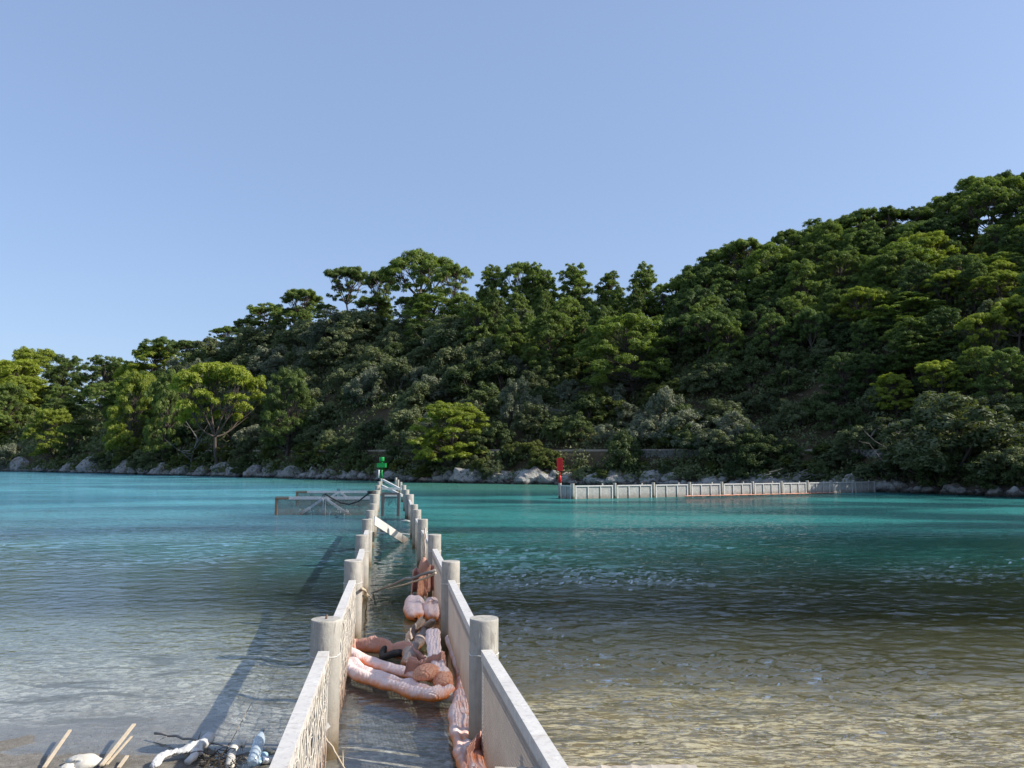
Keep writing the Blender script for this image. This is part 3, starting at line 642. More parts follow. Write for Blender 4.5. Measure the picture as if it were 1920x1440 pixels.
# ------------------------------------------------------------ shore rocks
def rockmesh(seed, sub=3, amp=.32):
    import bmesh
    bm = bmesh.new(); bmesh.ops.create_icosphere(bm, subdivisions=sub, radius=1); co = np.array([v.co[:] for v in bm.verts])
    n = fbm(co*1.1 + seed*7.7, 2); r = np.round((1 + amp*n)*5)/5*.35 + (1+amp*n)*.65 + .10*fbm(co*3.2 + seed, 3); co *= r[:,None]
    for v, c in zip(bm.verts, co): v.co = c
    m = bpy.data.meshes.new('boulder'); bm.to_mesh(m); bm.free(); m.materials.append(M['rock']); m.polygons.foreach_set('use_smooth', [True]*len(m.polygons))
    if sub > 2: m.polygons.foreach_set('use_smooth', [False]*len(m.polygons))
    return m
RM = [rockmesh(s) for s in range(8)]
def boulder(x, t, wpx, hf, label, group=None):
    p = terr(x, t)[0]; s = wpx*p[1]/F/2; o = link('boulder', RM[vr.randrange(8)], None, (p[0], p[1], max(0, p[2]*.6) + s*hf*.35))
    o.scale = (s, s*.8, s*hf); o.rotation_euler = (vr.uniform(-.3,.3), vr.uniform(-.3,.3), vr.uniform(0,6.28)); tag(o, label, 'rock', group)
    if group: auto(o, ('wide' if wpx > 33 else 'small' if wpx < 26 else 'grey') + (' waterline boulder' if t < .006 else ' upper shore boulder'), np.array([p[0], p[1], .5]))
for x, w, h, l in [(880,70,.55,'wide pale boulder at the waterline below the low bright pine'),(990,50,.7,'rounded light boulder with a dark crack at the waterline, middle of the rock row'),(1022,40,.7,'boulder at the waterline just left of the red beacon'),
                   (735,50,.5,'smooth pale rock slab behind the end of the double row of piles'),(180,48,.95,'orange-stained boulder at the left shore'),(250,44,.8,'big grey boulder right of the orange-stained one'),(1660,50,.55,'pale boulder where the white barrier meets the shore')]:
    boulder(x, .003, w, h, l)
x = 30
while x < 1960:
    if not (870 < x < 900): boulder(x, vr.uniform(-.004,.004), vr.choice((13,18,24,30,40))*vr.uniform(.85,1.15), vr.uniform(.4,.75), 'weathered grey limestone boulder in the row along the far waterline', 'boulders along the far waterline')
    x += vr.uniform(9, 18)
x = 50
while x < 1640:
    boulder(x, vr.uniform(.010,.022), vr.uniform(20,42), vr.uniform(.55,.85), 'grey boulder in the upper row of shore rocks under the shrubs', 'boulders above the waterline')
    x += vr.uniform(20, 44)
sm = [rockmesh(s+20, 1, .4) for s in range(4)]; V = []; Fc = []; base = 0
for m in range(4):
    co = np.array([v.co[:] for v in sm[m].vertices]); fc = np.array([p.vertices[:] for p in sm[m].polygons])
    for i in range(230):
        u = ru.uniform(10, 1960); p = terr(u, ru.uniform(-.006, .035))[0]; s = ru.uniform(3, 8)*p[1]/F/1.6; an = ru.uniform(0,6.28)
        Rm = np.array([[math.cos(an),-math.sin(an),0],[math.sin(an),math.cos(an),0],[0,0,.7]]); V.append(co@Rm.T*s + p + np.array([0,0,.1])); Fc.append(fc+base); base += len(co)
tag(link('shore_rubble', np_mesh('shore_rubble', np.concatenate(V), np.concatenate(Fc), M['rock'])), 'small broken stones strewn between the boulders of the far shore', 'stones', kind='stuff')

# dry stone walls under the track and a ruined one on the slope
def stone_wall(u0, u1, t, zoff, hh, label, stone=.42):
    P0 = Vector(terr(u0, t)[0]); P1 = Vector(terr(u1, t)[0]); r = empty('dry_stone_wall', P0); tag(r, label, 'stone wall')
    V = []; Fc = []; base = 0; cube = np.array([(x,y,z) for x in (-1,1) for y in (-1,1) for z in (-1,1)], float)*.5
    fc = np.array([(0,1,3,2),(4,6,7,5),(0,4,5,1),(2,3,7,6),(0,2,6,4),(1,5,7,3)]); rr = np.random.default_rng(int(u0))
    L = (P1-P0).length; k = 0; z = 0
    while z < hh:
        rh = stone*rr.uniform(.55,.8); s = 0
        while s < L:
            w = stone*rr.uniform(.7,1.5); u = u0 + (u1-u0)*s/L; p = terr(u, t)[0]
            top = p + np.array([0, 0, zoff]); c = top + np.array([0, -.25 + rr.uniform(-.07,.07) , -hh+z+rh/2]) - np.array([P0.x,P0.y,P0.z])
            V.append(cube*np.array([w*.94, .6, rh*.92])*(1+rr.uniform(-.08,.08,(8,3))) + c); Fc.append(fc+base); base += 8; s += w
        z += rh
    m = link('stone_courses', np_mesh('stone_courses', np.concatenate(V), np.concatenate(Fc), M['wallm']), r); m['kind'] = 'stuff'
stone_wall(1195, 1400, .068, .15, 1.7, 'dry stone wall holding up the track behind the round dark shrub')
stone_wall(1560, 1650, .068, .15, 1.5, 'short dry stone wall under the track at the right')
stone_wall(990, 1110, .27, .9, 1.4, 'ruined grey terrace wall in the trees of the middle slope')

# ------------------------------------------------------------ the double row of piles
PT = 1.32
Lp = [(612,1158),(663,1051),(680,1003),(688.3,974),(694.5,956),(700,944),(701.5,926.5),(706,919.5),(708,909.5),(711,903),(714.5,897)]
Rp = [(907,1156),(845,1051),(814.5,1003),(792.5,974),(781.5,956),(776.5,945.5),(768,926.5),(762,918.5),(757,909.5),(751,904),(746,899.5),(742.5,895.5)]
ORD = ['nearest','second','third','fourth','fifth','sixth','seventh','eighth','ninth','tenth','eleventh','twelfth']
def lathe(prof, n=36):
    mb = MB(); vs = []; fs = []
    for r, z in prof:
        for k in range(n): t = 2*math.pi*k/n; vs.append((r*math.cos(t), r*math.sin(t), z))
    for i in range(len(prof)-1):
        for k in range(n): fs.append((i*n+k, i*n+(k+1)%n, (i+1)*n+(k+1)%n, (i+1)*n+k))
    fs.append(tuple(range(n))[::-1]); fs.append(tuple((len(prof)-1)*n+k for k in range(n))); mb.add(vs, fs, True)
    for i in (len(fs)-2, len(fs)-1): mb.sm[i] = False
    return mb
def pile_meshes(r):
    a = lathe([(r,-2.2),(r,.96),(r*.985,1.0),(r*.985,1.30),(r*.97,1.32)]).mesh('shaft'); a.materials.append(M['concrete'])
    ring = MB(); ring.tube([(r*1.01*math.cos(t*math.pi/12), r*1.01*math.sin(t*math.pi/12), .97+.006*math.sin(t)) for t in range(25)], .006, 5, False); rm = ring.mesh('tie_wire'); rm.materials.append(M['white'])
    return a, rm
PMESH = {k: pile_meshes(k) for k in (.148, .235, .19)}
def pile(pos, r, label, group, wire=True, spike=False):
    e = empty('concrete_pile', (pos.x, pos.y, 0), vr.uniform(0,6)); tag(e, label, 'pile', group)
    e.rotation_euler = (vr.uniform(-.008,.008), vr.uniform(-.008,.008), vr.uniform(0,6)); e.scale = (1,1,1+vr.uniform(-.012,.012))
    link('shaft', PMESH[r][0], e)
    if wire: link('tie_wire', PMESH[r][1], e)
    if spike:
        s = MB(); s.tube([(0,0,1.3),(.01,0,1.36)], .012, 6); s.build('rebar_end', M['rusty'], e)
    return Vector((pos.x, pos.y, 0))
ext = lambda a, b: a + (a-b)
Lw = [G(x, y, PT) for x, y in Lp]; Rw = [G(x, y, PT) for x, y in Rp]
def rad(i): return .235 if i == 6 else (.19 if i in (7,8) else .148)
for i, p in enumerate(Lw): pile(p, rad(i), ORD[i] + ' round concrete pile of the left row, counted from the camera', 'concrete piles of the double row', i < 4, i == 0)
for i, p in enumerate(Rw): pile(p, rad(i), ORD[i] + ' round concrete pile of the right row, counted from the camera', 'concrete piles of the double row', i < 4)
L0, R0 = Vector((Lw[0].x+.68, Lw[0].y-4.55, 0)), Vector((Rw[0].x+.82, Rw[0].y-4.55, 0))
RZ = 1.04
M['scr_lf'] = m_screen('thin_netting', (.50,.45,.38), (.66,.61,.53), .28, 9)
def rail_panel(a, b, side, near, torn, label, group='barrier panels of the double row', trim=.2):
    """side: -1 left row, +1 right row. Rail on the pile axis, screen on the inner edge"""
    a = Vector((a.x, a.y, 0)); b = Vector((b.x, b.y, 0)); d = (b-a).normalized(); L = (b-a).length - 2*trim; yaw = math.atan2(d.y, d.x)
    e = empty('barrier_panel', a + d*trim, yaw); tag(e, label, 'barrier panel', group)
    # local: x along, y left. inner side = towards the channel
    inn = -1 if side < 0 else 1
    mb = MB(); mb.box((L/2, 0, RZ-.006), (L, .108, .012)); mb.box((L/2, .054-.006, RZ-.056), (L, .010, .09)); mb.box((L/2, -.054+.006, RZ-.056), (L, .010, .09)); mb.build('top_rail', M['galv'], e)
    for x in (.045, L-.045):
        s = MB(); s.box((x, 0, .2), (.012, .104, 1.56)); s.box((x+(.03 if x < 1 else -.03), .046, .2), (.05, .010, 1.56)); s.box((x+(.03 if x < 1 else -.03), -.046, .2), (.05, .010, 1.56)); s.build('stile', M['galv'], e)
    s = MB(); s.box((L/2, -inn*.085, .12), (.09, .055, 1.5)); s.build('bracket_post', M['galv'], e)
    sc = MB(); rr = random.Random(int(L*1000)+side*7); pitch = .022 if near else .05; x = .1; y = inn*.045
    if near:
        while x < L-.1:
            if torn:
                zb = rr.choice([-.5,-.5,.0,.2]); pts = [(x+rr.gauss(0,.012), y+rr.gauss(0,.014), z) for z in np.linspace(RZ-.04, zb, 7)]
                sc.tube(pts, rr.uniform(.003,.0065), 4, False)
            else:
                sc.box((x, y, .26), (.0135, .004, 1.46))
            x += pitch if not torn else rr.uniform(.02,.045)
        z = -.4
        while z < RZ-.05:
            if torn: sc.tube([(q, y+rr.gauss(0,.012), z+rr.gauss(0,.012)) for q in np.linspace(.1, L-.1, 40)], .004, 4, False)
            else: sc.box((L/2, y+.004, z), (L-.15, .004, .007))
            z += .11 if torn else .035
        sc.build('screen', M['scr_l'] if torn else M['scr_r'], e)
    else:
        sc.box((L/2, y, .25), (L-.12, .006, 1.48)); sc.build('screen', M['scr_lf'], e)
    return e
rail_panel(L0, Lw[0], -1, True, True, 'nearest panel of the left row, its netting torn into pale hanging strands')
rail_panel(R0, Rw[0], 1, True, False, 'nearest panel of the right row with tan perforated screen and broad pale rail')
for i in range(5):
    rail_panel(Lw[i], Lw[i+1], -1, i < 2, i == 0, f'panel between the {ORD[i]} and {ORD[i+1]} piles of the left row')
    rail_panel(Rw[i], Rw[i+1], 1, i < 2, False, f'panel between the {ORD[i]} and {ORD[i+1]} piles of the right row')
rail_panel(Rw[5], Rw[6], 1, False, False, 'panel between the sixth and seventh piles of the right row', trim=.26)

# ------------------------------------------------------------ open flood gates, far bracing
def gate(hinge_px, end_px, ytop, D, label, kingf, seed):
    a = A(hinge_px, ytop, D); b = A(end_px, ytop, D); a.z = b.z = .99; Lx = (b-a).length; d = (b-a).normalized()
    e = empty('flood_gate', (a.x, a.y, 0), math.atan2(d.y, d.x)); tag(e, label, 'gate', 'open gates left of the piles')
    z = .97; mb = MB(); mb.box((Lx*.43, 0, z), (Lx*.86, .14, .16)); mb.build('top_beam', M['gatem'], e)
    mb = MB(); mb.box((Lx*.93, 0, z-.02), (Lx*.138, .145, .10)); mb.box((Lx*.93, 0, z+.07), (Lx*.13, .10, .03)); o = mb.build('beam_end', M['rusty'], e)
    mb = MB(); mb.box((Lx-.08, 0, .1), (.13, .13, 1.64)); mb.build('end_post', M['rusty'], e)
    k = Lx*kingf
    mb = MB(); mb.box((k-.06, .09, .1), (.05, .04, 1.6)); mb.box((k+.06, .09, .1), (.05, .04, 1.6)); mb.build('king_post', M['gatem'], e)
    for s in (-1, 1):
        m = MB(); m.beam((k+s*.12, .10, z-.1), (k+s*1.75, .10, -.25), .05, .07); m.beam((k+s*.12, .10, z-.02), (k+s*1.75, .10, -.14), .05, .05); m.build('strut', M['gatem'], e)
    mb = MB(); n = 26
    for i in range(n): mb.box((Lx*(i+.5)/n, -.02, .26), (Lx/n*1.0, .01+.002*(i % 2), 1.34))
    mb.build('netting', M['scr_gate'], e)
    m = MB(); m.tube([(k, .05, z+.08), (k-.05,.05,z+.2), (k+.08,.05,z+.22), (k+.12,.05,z+.1)], .035, 6); m.build('lifting_eye', M['rope'], e)
    rr = random.Random(seed); mw = MB()
    for i in range(26):
        x = rr.uniform(.25*Lx, .75*Lx); zz = rr.uniform(.02,.35); mw.box((x, .03, zz), (rr.uniform(.02,.07), .02, rr.uniform(.04,.16)))
    w = mw.build('caught_litter', M['white'], e)
    return e
gate(702, 516, 934, 45.0, 'nearer open flood gate with braced frame, standing in the water left of the piles', .50, 1)
gate(708, 555, 921, 55.5, 'farther open flood gate with rusty end post, behind the braced one', .47, 2)
# black hose
hp = [A(609,925.5,44.8), A(622,934,44.8), A(640,943,44.7), A(655,945.5,44.5), A(672,940,43.5), A(686,929,42.6), A(695,922,42.3)]
mb = MB(); mb.tube(hp, .045, 7); tag(mb.build('hose', M['rope']), 'black hose sagging from the nearer gate to the wide pile', 'hose')
hc = A(697,924,42.2); mb = MB()
for k in range(3): mb.tube([(hc.x+.2*math.cos(t*.6), hc.y-.1+.15*math.sin(t*.6), hc.z-.02+.05*k) for t in range(12)], .035, 6)
tag(mb.build('hose_coil', M['rope']), 'black hose coiled on top of the wide pile by the gates', 'hose')
# frame between the rows
e = empty('brace_frame', (Lw[7].x, Lw[7].y, 0)); tag(e, 'white braced steel frame across the channel between the wide piles', 'frame'); o0 = Vector(e.location)
for a, b, w in [((718,900,62),(750,917,58),.16),((716,911,55),(754,929,52),.16)]:
    m = MB(); m.beam(A(*a)-o0, A(*b)-o0, w*.8, w); m.build('diagonal', M['white'], e)
for y, D in ((916,52),(928,46)):
    m = MB(); m.beam(A(716,y,D)-o0, A(753,y+.5,D)-o0, .14, .14); m.build('crossbeam', M['white' if D > 50 else 'galv'], e)
e = empty('portal_frame', A(731,965,44)); e.location.z = 0; tag(e, 'dark steel portal frame standing in the channel', 'frame'); o0 = Vector(e.location)
for x in (718, 747.5):
    m = MB(); a = A(x,925,44); a2 = Vector((a.x,a.y,-.6)); m.beam(a-o0, a2-o0, .16, .16); m.build('leg', M['darkm'], e)
m = MB(); m.beam(A(716.5,925.5,44)-o0, A(749.5,925.5,44)-o0, .12, .12); m.build('lintel', M['darkm'], e)
rr = random.Random(4); m = MB()
for i in range(9):
    a = A(721+i*3, 933, 44); m.beam(a-o0, a-o0+Vector((rr.gauss(0,.05),0,-rr.uniform(.15,.5))), .025, .025)
m.beam(A(719,932.5,44)-o0, A(746,932.5,44)-o0, .05, .05); m.build('hanging_scraps', M['darkm'], e)
# fallen plank etc
m = MB(); a = A(702,976,25.5); b = G(762,1015,0); m.beam(a, b + (b-a)*.05, .04, .30, (0,.3,1)); tag(m.build('fallen_beam', M['galv']), 'pale flat beam fallen across the channel with its end in the water', 'beam')
for i, (p, q2, r, l) in enumerate([((703,1000),(776,1003),.028,'long white pole floating across the channel beyond the fallen beam'),((703,986),(736,1003),.022,'thin white stick lying against the fallen beam'),((752,977.5),(770,978),.05,'short white plank floating by the wide right pile')]):
    m = MB(); m.tube([G(*p, .06), (G(*p, .06)+G(*q2, .04))/2 + Vector((0,0,.05)), G(*q2, .03)], r, 6); tag(m.build('floating_stick', M['white']), l, 'stick')

# ------------------------------------------------------------ beacons
bp = Vector((Lw[-1].x, Lw[-1].y, 0)); D = bp.y; px = lambda n: n*D/F
zt = lambda y: A(715, y, D).z
e = empty('green_beacon', (bp.x+.05, bp.y, PT)); tag(e, 'green navigation beacon with lantern on a drum at the end of the left row', 'beacon')
m = lathe([(px(2.2),0),(px(2.0),zt(876.5)-PT)], 14); m.build('post', M['green'], e)
m = MB(); m.box((0,0,(zt(876.5)+zt(868.5))/2-PT), (px(16), px(14), zt(868.5)-zt(876.5))); m.build('battery_box', M['green'], e)
m = lathe([(px(2),zt(868.5)-PT),(px(2.2),zt(865)-PT)], 14); m.build('neck', M['green'], e)
m = lathe([(px(4.4),zt(865)-PT),(px(4.8),zt(863.5)-PT),(px(4.8),zt(858)-PT),(px(4.4),zt(857)-PT)], 18); m.build('lantern', M['green'], e)
m = MB(); q0 = A(709.5, 896, D-1); q1 = A(710.5, 881, D-1); m.tube([q0, q1], px(1.4), 8); tag(m.build('white_post', M['white']), 'thin white post standing left of the green beacon', 'post')
rb = G(1050, 934, 0); D = rb.y; px = lambda n: n*D/F; zt = lambda y: A(1050, y, D).z
pile(rb, .148, 'lone concrete pile carrying the red beacon', None, False)
e = empty('red_beacon', (rb.x, rb.y, PT)); tag(e, 'red navigation beacon, a ribbed box on a thin post at the barrier end', 'beacon')
m = lathe([(px(3.2),0),(px(2.8),zt(895)-PT),(px(1.5),zt(891)-PT)], 14); m.build('base_collar', M['red'], e)
m = lathe([(px(1.3),zt(891)-PT),(px(1.2),zt(882)-PT)], 10); m.build('post', M['red'], e)
m = MB()
for i in range(5): m.box((px(-4.6+2.3*i), 0, (zt(883)+zt(859))/2-PT), (px(1.5), px(6), zt(859)-zt(883)))
m.box((0,.0,(zt(883)+zt(859))/2-PT), (px(11), px(4), (zt(859)-zt(883))*.94)); m.build('daymark_box', M['red'], e)
m = lathe([(px(.9),zt(859)-PT),(px(.7),zt(857.3)-PT)], 10); m.build('lamp', M['red'], e)

# ------------------------------------------------------------ the white barrier on the right
P0 = G(1074, 906.5, PT); step = Vector((3.72, 2.35, 0)); bw = [Vector((P0.x, P0.y, 0)) + step*i for i in range(11)]
bx = [1074,1152.5,1225,1292.5,1353,1411,1464.5,1513.5,1558,1600,1642]
bw = []
for i, x in enumerate(bx):
    Dy = P0.y + 1.75*i; bw.append(Vector(((x-960)/F*(Dy*cp + (1.0-H)*sp), Dy, 0)))
for i, p in enumerate(bw[:-1]):
    pile(p, .148, ORD[i] + ' pile of the barrier on the right, counted from the red beacon', 'piles of the right barrier', False)
def far_panel(a, b, label, n=2):
    d = (b-a).normalized(); tr = .22; L = (b-a).length - 2*tr; e = empty('barrier_panel', a+d*tr, math.atan2(d.y, d.x)); tag(e, label, 'barrier panel', 'panels of the right barrier')
    m = MB(); m.box((L/2, -.03, 1.09), (L, .12, .10)); m.build('top_rail', M['white'], e)
    for x in (.05, L-.05): m = MB(); m.box((x, -.03, .2), (.10, .09, 1.66)); m.build('stile', M['white'], e)
    for k in range(n): m = MB(); m.box((L*(k+1)/(n+1), -.06, .22), (.07, .05, 1.62)); m.build('mullion', M['galv'], e)
    m = MB(); m.box((L*2/3+.3, .12, .3), (.12, .09, 2.0)); m.build('rear_post', M['concrete'], e)
    m = MB(); m.box((L/2, 0, .25), (L-.1, .01, 1.58)); m.build('screen', M['scr_far'], e)
far_panel(Vector((rb.x, rb.y, 0)), bw[0], 'narrow panel between the red beacon pile and the first barrier pile', 1)
for i in range(10): far_panel(bw[i], bw[i+1], f'white framed panel, {ORD[i]} bay of the right barrier counted from the red beacon')
def path_tube(pts, r, seed, n=16, seg=60, wr=.10, groove=.0, flat=.8, taper=True):
    """lumpy sausage through points, returns arrays"""
    P = np.array([tuple(p) for p in pts], float); s = np.linspace(0, len(P)-1, seg); i = np.clip(s.astype(int), 0, len(P)-2); f = (s-i)[:,None]
    pm = P[np.clip(i-1,0,None)]; p0 = P[i]; p1 = P[i+1]; p2 = P[np.clip(i+2,None,len(P)-1)]
    C = .5*((2*p0)+(-pm+p1)*f+(2*pm-5*p0+4*p1-p2)*f**2+(-pm+3*p0-3*p1+p2)*f**3)
    T_ = np.gradient(C, axis=0); T_ /= np.linalg.norm(T_, axis=1)[:,None]; side = np.cross(T_, [0,0,1]); side /= np.linalg.norm(side, axis=1)[:,None]; up = np.cross(side, T_)
    an = np.linspace(0, 2*np.pi, n, endpoint=False); lng = np.linalg.norm(np.diff(C, axis=0), axis=1).sum()
    V = []
    for k in range(seg):
        q = k/(seg-1); e = min(q, 1-q)*lng/r; tp = min(1, math.sqrt(max(0.02, 1-(1-min(1,e/1.2))**2))) if taper else 1
        ca, sa = np.cos(an), np.sin(an)
        rr_ = r*tp*(1 + 0*ca); top = np.where(sa > 0, sa*(1-groove*np.exp(-(ca/.3)**2)), sa*.75)
        V.append(C[k] + side[k]*(ca*rr_)[:,None] + up[k]*(top*rr_*flat)[:,None])
    V = np.array(V).reshape(-1,3); nrm = V - np.repeat(C, n, 0); ln = np.linalg.norm(nrm, axis=1)[:,None]+1e-6
    kk = np.repeat(np.arange(seg), n)*lng/seg; wv = fbm(V*3.4+seed*3.1, 2)*wr*r*1.1 - np.abs(vnoise(np.stack([kk*7+seed, V[:,2]*4, 0*kk+seed], -1)))*wr*r*.9*(.4+np.maximum(0, nrm[:,2])/r) + vnoise(V*14+seed)*wr*r*.12; V = V + nrm/ln*wv[:,None]
    idx = np.arange(seg*n).reshape(seg, n); q = np.stack([idx[:-1], np.roll(idx[:-1],-1,1), np.roll(idx[1:],-1,1), idx[1:]], -1).reshape(-1,4)
    return V, q
def chamber(name, pts, r, seed, mat, parent, o0, **kw):
    V, q = path_tube(pts, r, seed, **kw); o = link(name, np_mesh(name, V - np.array(o0), q, mat, True), parent); return o
def skirt(name, pts, z0, z1, seed, mat, parent, o0, lean=(0,.05)):
    P = np.array([tuple(p) for p in pts], float); s = np.linspace(0, len(P)-1, 48); i = np.clip(s.astype(int), 0, len(P)-2); f = (s-i)[:,None]; C = P[i]*(1-f)+P[i+1]*f
    V = []; rows = 6; rr = np.random.default_rng(seed)
    for j in range(rows):
        g = j/(rows-1); z = z0 + (z1-z0)*g; n = fbm(np.stack([C[:,0]*5, C[:,1]*5, 0*C[:,0]+g*1.2+seed], -1), 3)
        zz = z + (n*.05 + rr.normal(size=48)*.006*(j == rows-1))*g; V.append(np.stack([C[:,0]+lean[0]*g+n*.035, C[:,1]+lean[1]*g+n*.035*g, zz*np.minimum(1, .35+np.minimum(np.arange(48), 47-np.arange(48))/6)], -1))
    V = np.array(V).reshape(-1,3); idx = np.arange(rows*48).reshape(rows,48); q = np.stack([idx[:-1,:-1], idx[:-1,1:], idx[1:,1:], idx[1:,:-1]], -1).reshape(-1,4)
    o = link(name, np_mesh(name, V-np.array(o0), q, mat, True), parent); md = o.modifiers.new('thick', 'SOLIDIFY'); md.thickness = .012; return o
g = lambda *ps, z=.08: [G(x, y, z) for x, y in ps]
# orange float lying along the barrier
fl = [bw[2].lerp(bw[3], .8)+Vector((.1,-.3,.06))] + [bw[i]+Vector((.1,-.35,.06)) for i in (4,5,6,7)] + [bw[8]+Vector((.1,-.3,.05))]
e = empty('float_line', fl[0]); tag(e, 'faded orange float washed along the foot of the right barrier', 'float'); chamber('float_chamber', fl, .085, 3, M['boomd'], e, fl[0], seg=120, wr=.5)

# ------------------------------------------------------------ wrecked booms in the channel
o0 = G(740,1280); e = empty('boom_float', o0); tag(e, 'large pink oil boom section lying across the channel, orange underneath', 'oil boom')
chamber('float_chamber', g((650,1238),(672,1262),(715,1277),(765,1290),(812,1301),(838,1290),z=.10), .155, 1, M['boom'], e, o0, seg=90, n=26, wr=.2, groove=.4, flat=.74)
chamber('float_chamber', g((652,1222),(690,1240),(740,1256),(790,1268),(835,1272),z=.10), .115, 2, M['boom'], e, o0, seg=80, n=20, wr=.16, flat=.62)
skirt('skirt', g((652,1226),(670,1222),(710,1226),(755,1237),(800,1250),z=.0), .0, .22, 3, M['boomd'], e, o0, (.0,.06))
skirt('skirt', g((760,1280),(790,1284),(820,1283),(838,1274),z=.0), .1, .36, 4, M['boomd'], e, o0, (.0,-.05))
o0 = G(866,1360); e = empty('boom_float', o0); tag(e, 'long wrinkled pink boom stretched along the foot of the right row', 'oil boom')
chamber('float_chamber', g((880,1452),(868,1400),(862,1350),(868,1300),(872,1262),z=.08), .115, 5, M['boom'], e, o0, seg=110, n=22, wr=.22, groove=.35)
chamber('float_chamber', g((903,1460),(888,1400),(880,1350),(880,1300),(879,1262),z=.06), .085, 6, M['boom'], e, o0, seg=100, n=18, wr=.25)
skirt('skirt', g((868,1455),(882,1436),(900,1420),(915,1438),z=.0), .0, .24, 7, M['boomd'], e, o0, (.02,-.03))
o0 = G(845,1230); e = empty('boom_float', o0); tag(e, 'pink boom bending round the second right panel behind the large section', 'oil boom')
chamber('float_chamber', g((875,1268),(866,1240),(850,1205),(838,1180),z=.12), .125, 8, M['boom'], e, o0, seg=70, n=20, wr=.16, groove=.2)
skirt('skirt', g((820,1172),(835,1168),(852,1185),(862,1205),z=.0), .12, .42, 9, M['boomd'], e, o0, (.04,.04))
o0 = G(820,1230); e = empty('boom_float', o0); tag(e, 'pale boom piece propped upright on the pile of booms, ending in orange net', 'oil boom')
chamber('float_chamber', [G(812,1180,.36),G(812,1200,.34),G(818,1230,.30),G(828,1262,.26)], .10, 10, M['boom'], e, o0, seg=70, n=22, wr=.25, flat=.42, groove=.3)
chamber('netted_end', [G(826,1258,.22),G(832,1275,.18),G(834,1292,.10)], .12, 11, M['boomo'], e, o0, seg=50, n=20, wr=.22)
chamber('torn_tip', [G(796,1178,.10),G(806,1170,.26),G(812,1164,.40)], .07, 12, M['boomg'], e, o0, seg=30, n=12, wr=.3)
o0 = G(800,1260); e = empty('boom_float', o0); tag(e, 'short orange netted boom bulge sitting on the large section', 'oil boom'); chamber('float_chamber', [G(784,1268,.2),G(800,1262,.26),G(816,1262,.2)], .15, 13, M['boomo'], e, o0, seg=40, n=20, wr=.08)
o0 = G(785,1215); e = empty('boom_float', o0); tag(e, 'grey and orange torn boom lying diagonally in the dark water', 'oil boom')
chamber('float_chamber', g((764,1244),(772,1222),(790,1196),(806,1176),z=.10), .10, 14, M['boomg'], e, o0, seg=70, n=20, wr=.35, flat=.9); skirt('skirt', g((762,1225),(778,1205),(798,1180),z=.0), .1, .27, 15, M['boomg'], e, o0, (-.02,0))
o0 = G(778,1150); e = empty('boom_float', o0); tag(e, 'left one of two pink boom bags standing by the second right panel', 'oil boom')
chamber('float_chamber', [G(780,1160,.05),G(776,1140,.14),G(779,1122,.26)], .20, 16, M['boom'], e, o0, seg=60, n=22, wr=.14, groove=.3); skirt('skirt', [G(768,1136,.0),G(774,1128,0),G(792,1130,0)], .2, .68, 17, M['boomd'], e, o0, (.04,.04))
skirt('skirt', [G(782,1140,.0),G(792,1136,0),G(800,1136,0)], .2, .6, 27, M['boomo'], e, o0, (.0,.04))
o0 = G(808,1150); e = empty('boom_float', o0); tag(e, 'right one of two pink boom bags standing by the second right panel', 'oil boom')
chamber('float_chamber', [G(812,1162,.05),G(811,1140,.16),G(806,1120,.34)], .17, 18, M['boom'], e, o0, seg=60, n=22, wr=.16, groove=.35); skirt('skirt', [G(800,1136,.0),G(806,1130,0),G(817,1132,0)], .25, .74, 19, M['boomd'], e, o0, (.0,.04))
# foam, black float, buoy
def foam(pts, s, name, label, mat, seed):
    p = G(*pts, s[2]*.4); o = link(name, None) if False else None
    V = np.array([v.co[:] for v in RM[seed % 8].vertices])*np.array(s)*.5; V = V + .08*min(s)*fbm(V*30, 2)[:,None]; fc = np.array([q.vertices[:] for q in RM[seed % 8].polygons])
    o = link(name, np_mesh(name, V, fc, mat, True), None, p); tag(o, label, 'foam block' if mat is M['foam'] else 'float'); return o
foam((757,1212),(.30,.16,.16),'foam_block','white foam block floating left of the diagonal grey boom',M['foam'],1)
foam((778,1192),(.26,.12,.08),'foam_block','small white foam scrap beyond the diagonal grey boom',M['foam'],2)
foam((838,1306),(.30,.20,.13),'foam_block','cream foam block at the orange end of the large boom',M['foam'],3)
foam((795,1236),(.14,.12,.1),'foam_block','foam scrap in the dark gap beneath the propped boom',M['foam'],4)
m = MB(); c = G(742,1228,.02); m.tube([(c.x+.17*math.cos(t*math.pi/8)*1.2, c.y+.17*math.sin(t*math.pi/8), .05+.04*math.cos(t)) for t in range(17)], .055, 8, False); tag(m.build('tyre', M['rope']), 'black rubber tyre piece floating behind the large pink boom', 'tyre')
bpnt = A(795, 1062, G(795,1080).y); m = MB(); 
e = empty('buoy', A(795,1064,16.2)); tag(e, 'small pink buoy hanging on a rope from the right row', 'buoy')
lathe([(.01,-.19),(.07,-.16),(.105,-.07),(.11,.02),(.085,.12),(.04,.18),(.02,.21)], 20).build('float_body', m_simple('buoy_skin', (.40,.20,.14),(.55,.30,.22),8,.7), e)
m.tube([(.0,0,.2),(.02,.01,.4),(-.01,0,.62),(.02,0,.8)], .018, 6); m.tube([(.02,.01,.2),(-.02,.01,.4),(.03,0,.62),(.0,0,.8)], .014, 6); m.build('rope', M['cord'], e)
